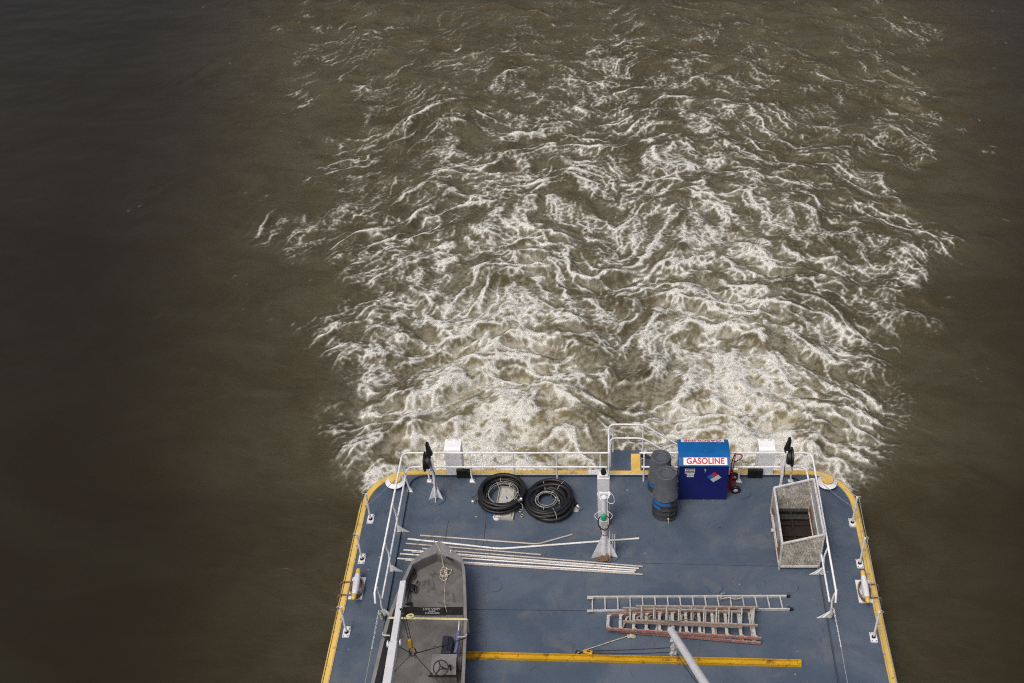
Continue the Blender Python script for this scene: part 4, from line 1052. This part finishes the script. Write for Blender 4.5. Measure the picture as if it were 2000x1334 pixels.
m_.shift(base).build('hull', M['skiff'], sk)
m_ = MB(); m_.loft([p + V(0, 0, .0) for p in oo], [p + V(0, 0, .022) for p in oo]); m_.loft([p + V(0, 0, .022) for p in oo], [p + V(0, 0, .022) for p in ii]); m_.loft([p + V(0, 0, .022) for p in ii], [p - V(0, 0, .05) for p in ii])
m_.shift(base).build('gunwale', M['skiff'], sk)
flo = inset(ii, .93, .24); m_ = MB(); m_.loft([p - V(0, 0, .04) for p in ii], flo); m_.add(flo, [tuple(range(len(flo)))])
m_.shift(base).build('inner_lining', M['skiff_in'], sk)
yB = at(850, 1185.5, .55).y
bow = [p for p in inset(ii, .965, .55) if p.y > yB]
xl = min(p.x for p in inset(ii, .965, .55) if abs(p.y - yB) < .9); xr2 = max(p.x for p in inset(ii, .965, .55) if abs(p.y - yB) < .9)
lineL = [p for p in inset(iL, .965, .55)]; 
def xat(L, y):
    for a, b in zip(L, L[1:]):
        if a.y >= y >= b.y: return a.x + (b.x - a.x) * (a.y - y) / (a.y - b.y)
pl = [V(xat(inset(iL, .965, .55), yB), yB, .55)] + bow + [V(xat(inset(iR, .965, .55), yB), yB, .55)]
m_ = MB(); m_.add(pl, [tuple(range(len(pl)))]); m_.shift(base).build('casting_deck', M['skiff_in'], sk)
m_ = MB(); m_.box((pl[0].x, yB, .24), (pl[-1].x, yB + .015, .548)); bk = m_.shift(base).build('bulkhead', M['skiff_dark'], sk)
xa, xb = fp(819, 1190, yB).x, fp(868, 1190, yB).x
m_ = MB(); m_.box((xa, yB - .022, .265), (xb, yB - .002, .55), .004); hp = m_.shift(base).build('hatch_door', M['skiff_dark'], bk)
xm = (xa + xb) / 2; Mt = lambda z: Matrix.Translation(V(xm - .0, yB - .0225, z) - base) @ Matrix.Rotation(R(90), 4, 'X')
me_ = []
for s_, z, sz in (('LIFE VEST', .495, .085), ('AND', .415, .065), ('HARNESS', .345, .07)): me_.append(lettering(s_, 'lettering', M['sign_grey'], bk, sz * 1.12, Mt(z), .001, 1.05, .004))
# rail along the inner right side, foredeck fittings
p = at(878, 1092.5, ZG); m_ = MB(); m_.box((-.10, -.03, .0235), (.10, .03, .030), .004, Matrix.Translation(p) @ Matrix.Rotation(R(-28), 4, 'Z')); m_.shift(base).build('grab_slot', M['black'], sk)
m_ = MB(); m_.lathe([(.018, 0), (.018, .05)], at(880.5, 1078, ZG + .022), 10); m_.shift(base).build('cleat_pin', M['white'], sk)
for k, (xx, yy) in enumerate(((833, 1080), (886, 1080))): pass
m_ = MB()   # centre rib of the foredeck
m_.bar(at(857, 1060, ZG + .028), at(853, 1079, ZG + .028), .03, .012); m_.shift(base).build('keel_rib', M['skiff'], sk)
# console with wheel
cA = at(845, 1281, .75); cB = at(893, 1281, .75); y1_ = cA.y; y0_ = at(870, 1311, .75).y
m_ = MB(); prof = [(y1_, .245), (y1_, .82), (y1_ - .22, .80), (y0_, .62), (y0_, .245)]; n = len(prof)
m_.add([V(cA.x, y, z) for y, z in prof] + [V(cB.x, y, z) for y, z in prof], [tuple(range(n)), tuple(range(n, 2 * n))[::-1]] + [(i, (i + 1) % n, n + (i + 1) % n, n + i) for i in range(n)])
cn = m_.shift(base).build('console', M['skiff'], sk)
MB().box((cA.x - .06, y0_ - .05, .60), (cB.x + .0, y0_ - .002, .615)).shift(base).build('shelf', M['black'], cn)
wc = at(861, 1304.5, .95); Mw = Matrix.Translation(wc - base) @ Matrix.Rotation(R(35), 4, 'X')
m_ = MB(); rw = .165
m_.tube([Mw @ V(rw * math.cos(a), rw * math.sin(a), 0) for a in [2 * math.pi * k / 32 for k in range(32)]], .014, 8, closed=True)
for a in (110, 230, 350): m_.bar(Mw @ V(0, 0, -.01), Mw @ V(rw * math.cos(R(a)), rw * math.sin(R(a)), 0), .03, .012)
m_.lathe([(.04, -.12), (.045, -.01), (.03, .01)], Mw @ V(0, 0, 0), 14, mat=Matrix.Rotation(R(35), 4, 'X')); m_.build('steering_wheel', M['black'], sk)
m_ = MB(); q = at(879, 1303, .80); m_.tube([q - V(0, 0, .12), q, q + V(.01, -.03, .08)], .018, 8); m_.lathe([(.03, 0), (.035, .03), (.02, .05)], q + V(.01, -.03, .07), 12); m_.shift(base).build('throttle_lever', M['black'], sk)
# seat box aft of the console (partly out of frame)
m_ = MB(); q = at(866, 1340, .5); m_.box((q.x - .2, q.y - .3, .245), (q.x + .25, q.y + .05, .5), .03); m_.shift(base).build('helm_seat', M['black'], sk)
# things lying in the skiff
a = at(860.5, 1276, .5); b_ = at(886, 1243, .5); c = V((a.x + b_.x) / 2, (a.y + b_.y) / 2, .245)
t = thing('storage_case', c, 'dark slate plastic case standing in front of the skiff console', 'case'); w_, l_ = (b_.x - a.x) / 2, (b_.y - a.y) / 2
MB().box((-w_, -l_, 0), (w_, l_, .28), .04).build('case_body', M['slate'], t)
m_ = MB(); m_.box((-w_ * .9, -l_ * .92, .285), (w_ * .2, l_ * .92, .31), .012); m_.box((w_ * .35, -l_ * .92, .285), (w_ * .5, l_ * .92, .30), .006); m_.build('case_lid', M['slate'], t)
MB().tube(fillet([V(-w_ * .7, -l_ * .2, .32), V(-w_ * .7, -l_ * .7, .34), V(-w_ * .1, -l_ * .7, .34)], .03), .012, 6).build('handle', M['black'], t)
p0, p1, p2, p3 = at(897, 1213, .62), at(895.5, 1233, .60), at(893, 1260, .55), at(889, 1276, .48); base3 = p2.copy()
t = thing('paddle', base3, 'violet blue paddle with a white shaft propped along the right side of the skiff', 'paddle')
MB().tube([p0 - base3, p1 - base3], .016, 8).build('shaft', M['white'], t)
m_ = MB().tube([p - base3 for p in smooth_path([p1, p1.lerp(p2, .3), p2, p3])], .05, 10, radii=None); 
for v in m_.bm.verts: pass
m_.build('blade', M['violet'], t)
# straps hanging inside the left bow
m_ = MB(); q0 = at(806, 1103, ZG - .05)
for P in ([(803, 1108), (806, 1118), (800, 1130), (800, 1150), (797, 1165), (795, 1182)], [(806, 1115), (811, 1120), (806, 1128), (801, 1124)], [(802, 1150), (808, 1146), (814, 1139), (816, 1135)], [(803, 1150), (811, 1157), (812, 1146), (805, 1142)], [(792, 1180), (801, 1180), (803, 1184)]):
    m_.tube(smooth_path([at(x, y, .68 - .05 * (k % 2)) for k, (x, y) in enumerate(P)]), .020, 7)
c = at(806, 1152, .58); m_.lathe([(.07, 0), (.085, .04), (.05, .09)], c, 14); c = at(805, 1117, .6); m_.lathe([(.07, 0), (.09, .05), (.05, .12)], c, 12); c = at(801, 1181, .56); m_.lathe([(.05, 0), (.06, .04), (.03, .07)], c, 12)
m_.shift(q0); o = m_.build('harness_strap', M['black'], None); o.location = q0; tag(o, 'black harness straps bundled along the left inside of the skiff bow', 'strap')
# bow rope
c = at(872, 1122, .56)
rope_pile(c, .16, .27, .009, M['rope'], 'pale bow rope running over the foredeck and heaped on the bow platform of the skiff', 6,
          tail=[at(870, 1128, .58), at(869, 1150, .565), at(869, 1172, .565), at(870, 1184, .57), at(873, 1195, .40)], seed=7, h=.06)
pts = smooth_path([at(846, 1055, ZG + .04), at(855, 1066, ZG + .045), at(862, 1083, ZG - .02), at(865, 1100, .62), at(868, 1112, .60)]); b_ = pts[0].copy()
o = MB().tube([p - b_ for p in pts], .011, 7).build('rope', M['rope'], None); o.location = b_; tag(o, 'pale painter leading over the skiff foredeck to the rope heap', 'rope')
# yellow strap over the skiff
a = at(759, 1206.5, ZG + .05); b_ = at(912, 1209.5, ZG + .05); t = thing('tie_down_strap', a, 'pale yellow webbing strap stretched across the middle of the skiff', 'strap')
MB().bar(V(0, 0, 0), b_ - a, .055, .006).build('webbing', M['strap'], t)
m_ = MB(); q = at(801, 1205, ZG + .06) - a; m_.tube(smooth_path([q + V(-.1, 0, 0), q + V(-.03, .04, .03), q + V(.05, .05, .03), q + V(.08, .0, .03), q + V(.0, -.02, .02), q + V(-.08, .01, .01)]), .022, 8); m_.build('knot', M['strap'], t)
m_ = MB(); 
for e in (V(0, 0, 0), b_ - a): m_.bar(e + V(0, 0, -.002), e + V(0, 0, -.5), .05, .006, up=V(0, 1, 0))
m_.build('strap_end', M['strap'], t)

# ------------------------------------------------------------------ left davit boom, hook and sling
def boom(nm, label, A, B, r, over, mat, square=False):
    d = B - A; B2 = B + d.normalized() * over; t = thing(nm, A, label, 'crane boom', 'white crane booms reaching in over the deck')
    return t, d.normalized(), B2
A = at(787.5, 1139, 1.5); B = at(757, 1334, 3.6)
t, d, B2 = boom('crane_boom', 'square white crane boom reaching over the grey skiff', A, B, .08, 4.0, M['rail'])
MB().bar(V(0, 0, 0), B2 - A, .135, .14, bevel=.012).build('inner_arm', M['casing'], t)
k0 = (B - A).length * .66; MB().bar(d * k0 + V(0, 0, 0), B2 - A, .165, .18, bevel=.014).build('outer_arm', M['casing'], t)
m_ = MB(); m_.box((-.055, -.004, -.06), (.055, -.001, .06), 0, Matrix.Identity(4)); m_.bm.free(); m_ = MB()
m_.bar(d * -.004, d * .002, .11, .12); m_.build('end_opening', M['dull'], t)
side_ = d.cross(V(0, 0, 1)).normalized()
m_ = MB()
for s in (-1, 1): q = d * (k0 * .97) + side_ * .13 * s + V(0, 0, -.02); m_.tube([q + V(0, .06 * math.cos(a), .06 * math.sin(a)) for a in [2 * math.pi * k / 14 for k in range(14)]], .014, 8, closed=True)
m_.build('side_ring', M['rail'], t)
# sheave under the boom
hk = at(801.5, 1255, 1.75); topw = at(789, 1201, 2.25)
m_ = MB(); q = topw - A; m_.lathe([(.07, -.02), (.08, 0), (.07, .02)], q + V(0, 0, .04), 16, mat=Matrix.Rotation(R(90), 4, 'Y')); m_.bar(q + V(0, 0, .04), q + V(-.05, 0, .22), .02, .05); m_.build('sheave', M['skiff_dark'], t)
t = thing('hook_block', hk, 'yellow hook block hanging over the skiff from the left crane boom', 'hook')
m_ = MB(); m_.box((-.04, -.055, -.13), (.04, .055, .13), .02); m_.build('block', M['beam'], t)
m_ = MB(); m_.box((-.046, -.02, -.06), (-.041, .02, .06)); m_.build('block_slot', M['black'], t)
m_ = MB().tube([V(-.02, .0, -.12), V(-.01, 0, -.18), V(.03, 0, -.23), V(.06, 0, -.20), V(.06, 0, -.16)], .016, 8); m_.build('hook', M['beam'], t)
for s in (-1, 1): MB().tube([V(s * .025, .0, .12), topw - hk + V(s * .03, 0, 0)], .009, 6).build('hoist_wire', M['wire_dark'], t)
ring = hk + V(.03, -.03, -.30)
rc = at(805, 1275, 1.4); ring = V(hk.x + .02, hk.y - .03, hk.z - .29)
t = thing('lifting_sling', ring, 'dark four legged wire sling spreading from a ring to the skiff sides', 'sling')
MB().tube([V(.075 * math.cos(a), .045 * math.sin(a), .085 * math.sin(a)) for a in [2 * math.pi * k / 20 for k in range(20)]], .016, 8, closed=True).build('ring', M['wire_dark'], t)
legs = [at(909, 1246, ZG + .03), at(748, 1243, ZG + .03), V(oL[7].x + .02, oL[7].y - .3, ZG + .03), V(oR[7].x - .1, oR[7].y - .5, ZG + .03)]
for i, L in enumerate(legs):
    m_ = MB().tube(sag(V(.02 if L.x > ring.x else -.02, 0, -.07), L - ring, .03, 8), .011, 6); m_.build('leg', M['wire_dark'], t)
    for u in (.06, .42): 
        q = V(0, 0, -.07).lerp(L - ring, u); m_ = MB().tube([q + V(.03 * math.cos(a), .02 * math.sin(a), .01 * math.sin(a)) for a in [2 * math.pi * k / 12 for k in range(12)]], .009, 6, closed=True); m_.build('thimble', M['wire_dark'], t)
    if i < 2:
        e = L - ring; s = 1 if i == 0 else -1; m_ = MB().tube(smooth_path([e + V(-s * .17, -.02, .06), e + V(-s * .08, 0, .04), e + V(0, .03, .02), e + V(s * .02, .10, .0)]), .017, 8); m_.build('shackle', M['alu'], t)
# ------------------------------------------------------------------ right crane boom
A = at(1310.5, 1231, 1.15); B = at(1376, 1334, 4.6)
t, d, B2 = boom('crane_boom', 'round white crane boom entering from the bottom edge over the ladders', A, B, .085, 4.0, M['rail'])
MB().tube([V(0, 0, 0), B2 - A], .083, 20).build('boom_pipe', M['casing'], t)
MB().tube([d * -.012, d * .004], .074, 20).build('end_cap', M['white'], t)
m_ = MB(); q = d * .55 + V(-.02, 0, -.10); m_.bar(q + V(0, 0, .1), q + V(-.03, 0, -.14), .03, .06); m_.build('rope_lug', M['rail'], t)
q = at(1316, 1267, 1.1); rr = random.Random(4); m_ = MB(); rag = V(q.x, q.y, q.z)
m_.lathe([(.02, .20), (.05, .12), (.07, .03), (.055, -.05), (.075, -.13), (.06, -.20), (.02, -.24)][::-1], V(0, 0, 0), 14)
for v in m_.bm.verts: v.co += V(rr.uniform(-.028, .028), rr.uniform(-.028, .028), rr.uniform(-.02, .02))
for f in m_.bm.faces: f.smooth = False
t = thing('wrapped_sheave', rag, 'sheave wrapped in a pale rag hanging under the right crane boom', 'sheave')
m_.build('rag', M['canvas'], t); MB().tube([V(.0, .0, .1), V(-.01, .02, .02), V(-.02, .0, -.15)], .02, 8).build('lashing', M['rope'], t)
hb = at(1148.5, 1275, .04); hb.z = 0
for i, (pxa, pya, pxb, pyb) in enumerate(((1158, 1271, 1309, 1265), (1158, 1277, 1309, 1274))):
    a = at(pxa, pya, .08); b_ = at(pxb, pyb, 1.0) if i == 0 else at(pxb, pyb, .9)
    o = MB().tube(sag(V(0, 0, 0), b_ - a, .02, 10), .010, 6).build('hoist_wire', M['wire_dark'], None); o.location = a
    tag(o, ['upper dark hoist wire between the deck hook and the rag wrapped sheave', 'lower dark hoist wire between the deck hook and the rag wrapped sheave'][i], 'wire', 'pair of hoist wires above the yellow beam')
t = thing('hook_block', hb, 'yellow hook block lying on the deck just above the yellow beam', 'hook', rz=R(-14))
MB().box((-.11, -.05, .01), (.11, .05, .10), .02).build('block', M['beam'], t); MB().box((-.03, -.02, .101), (.05, .02, .106)).build('block_slot', M['black'], t)
m_ = MB(); q = V(-.24, -.04, .03); m_.tube([q + V(.05 * math.cos(a), .05 * math.sin(a), 0) for a in [2 * math.pi * k / 14 for k in range(14)]], .014, 8, closed=True); m_.tube([V(-.11, 0, .05), V(-.16, 0, .04), V(-.2, -.02, .04)], .018, 8); m_.build('hook', M['skiff_dark'], t)
c = at(1230, 1243, 0); rope_pile(c, .14, .07, .012, M['rope'], 'pale rope led from the deck hook to a heap below the step ladders', 6, tail=[at(1224, 1243, .03), at(1190, 1254, .03), at(1160, 1264, .03), at(1130, 1274, .03), at(1128, 1280, .03), at(1124, 1279, .03)], seed=9, h=.04)
a = at(1321, 1275, .9); b_ = at(1340, 1298, .6); o = MB().tube(sag(V(0, 0, 0), at(1362, 1334, .05) - a, .05, 8), .008, 6).build('hoist_wire', M['wire_dark'], None); o.location = a; tag(o, 'single dark wire dropping from the rag wrapped sheave to the bottom edge', 'wire')
m_ = MB().lathe([(.05, 0), (.06, .02), (.03, .05)], n=14); o = m_.build('deck_plug', M['black'], None); o.location = at(1541, 1189); tag(o, 'small black plug on the deck at the right end of the aluminium ladder', 'plug')
m_ = MB().lathe([(.03, 0), (.03, .03)], n=14); m_.tube([V(.05 * math.cos(a), .05 * math.sin(a), .02) for a in [2 * math.pi * k / 14 for k in range(14)]], .008, 6, closed=True)
build_water()
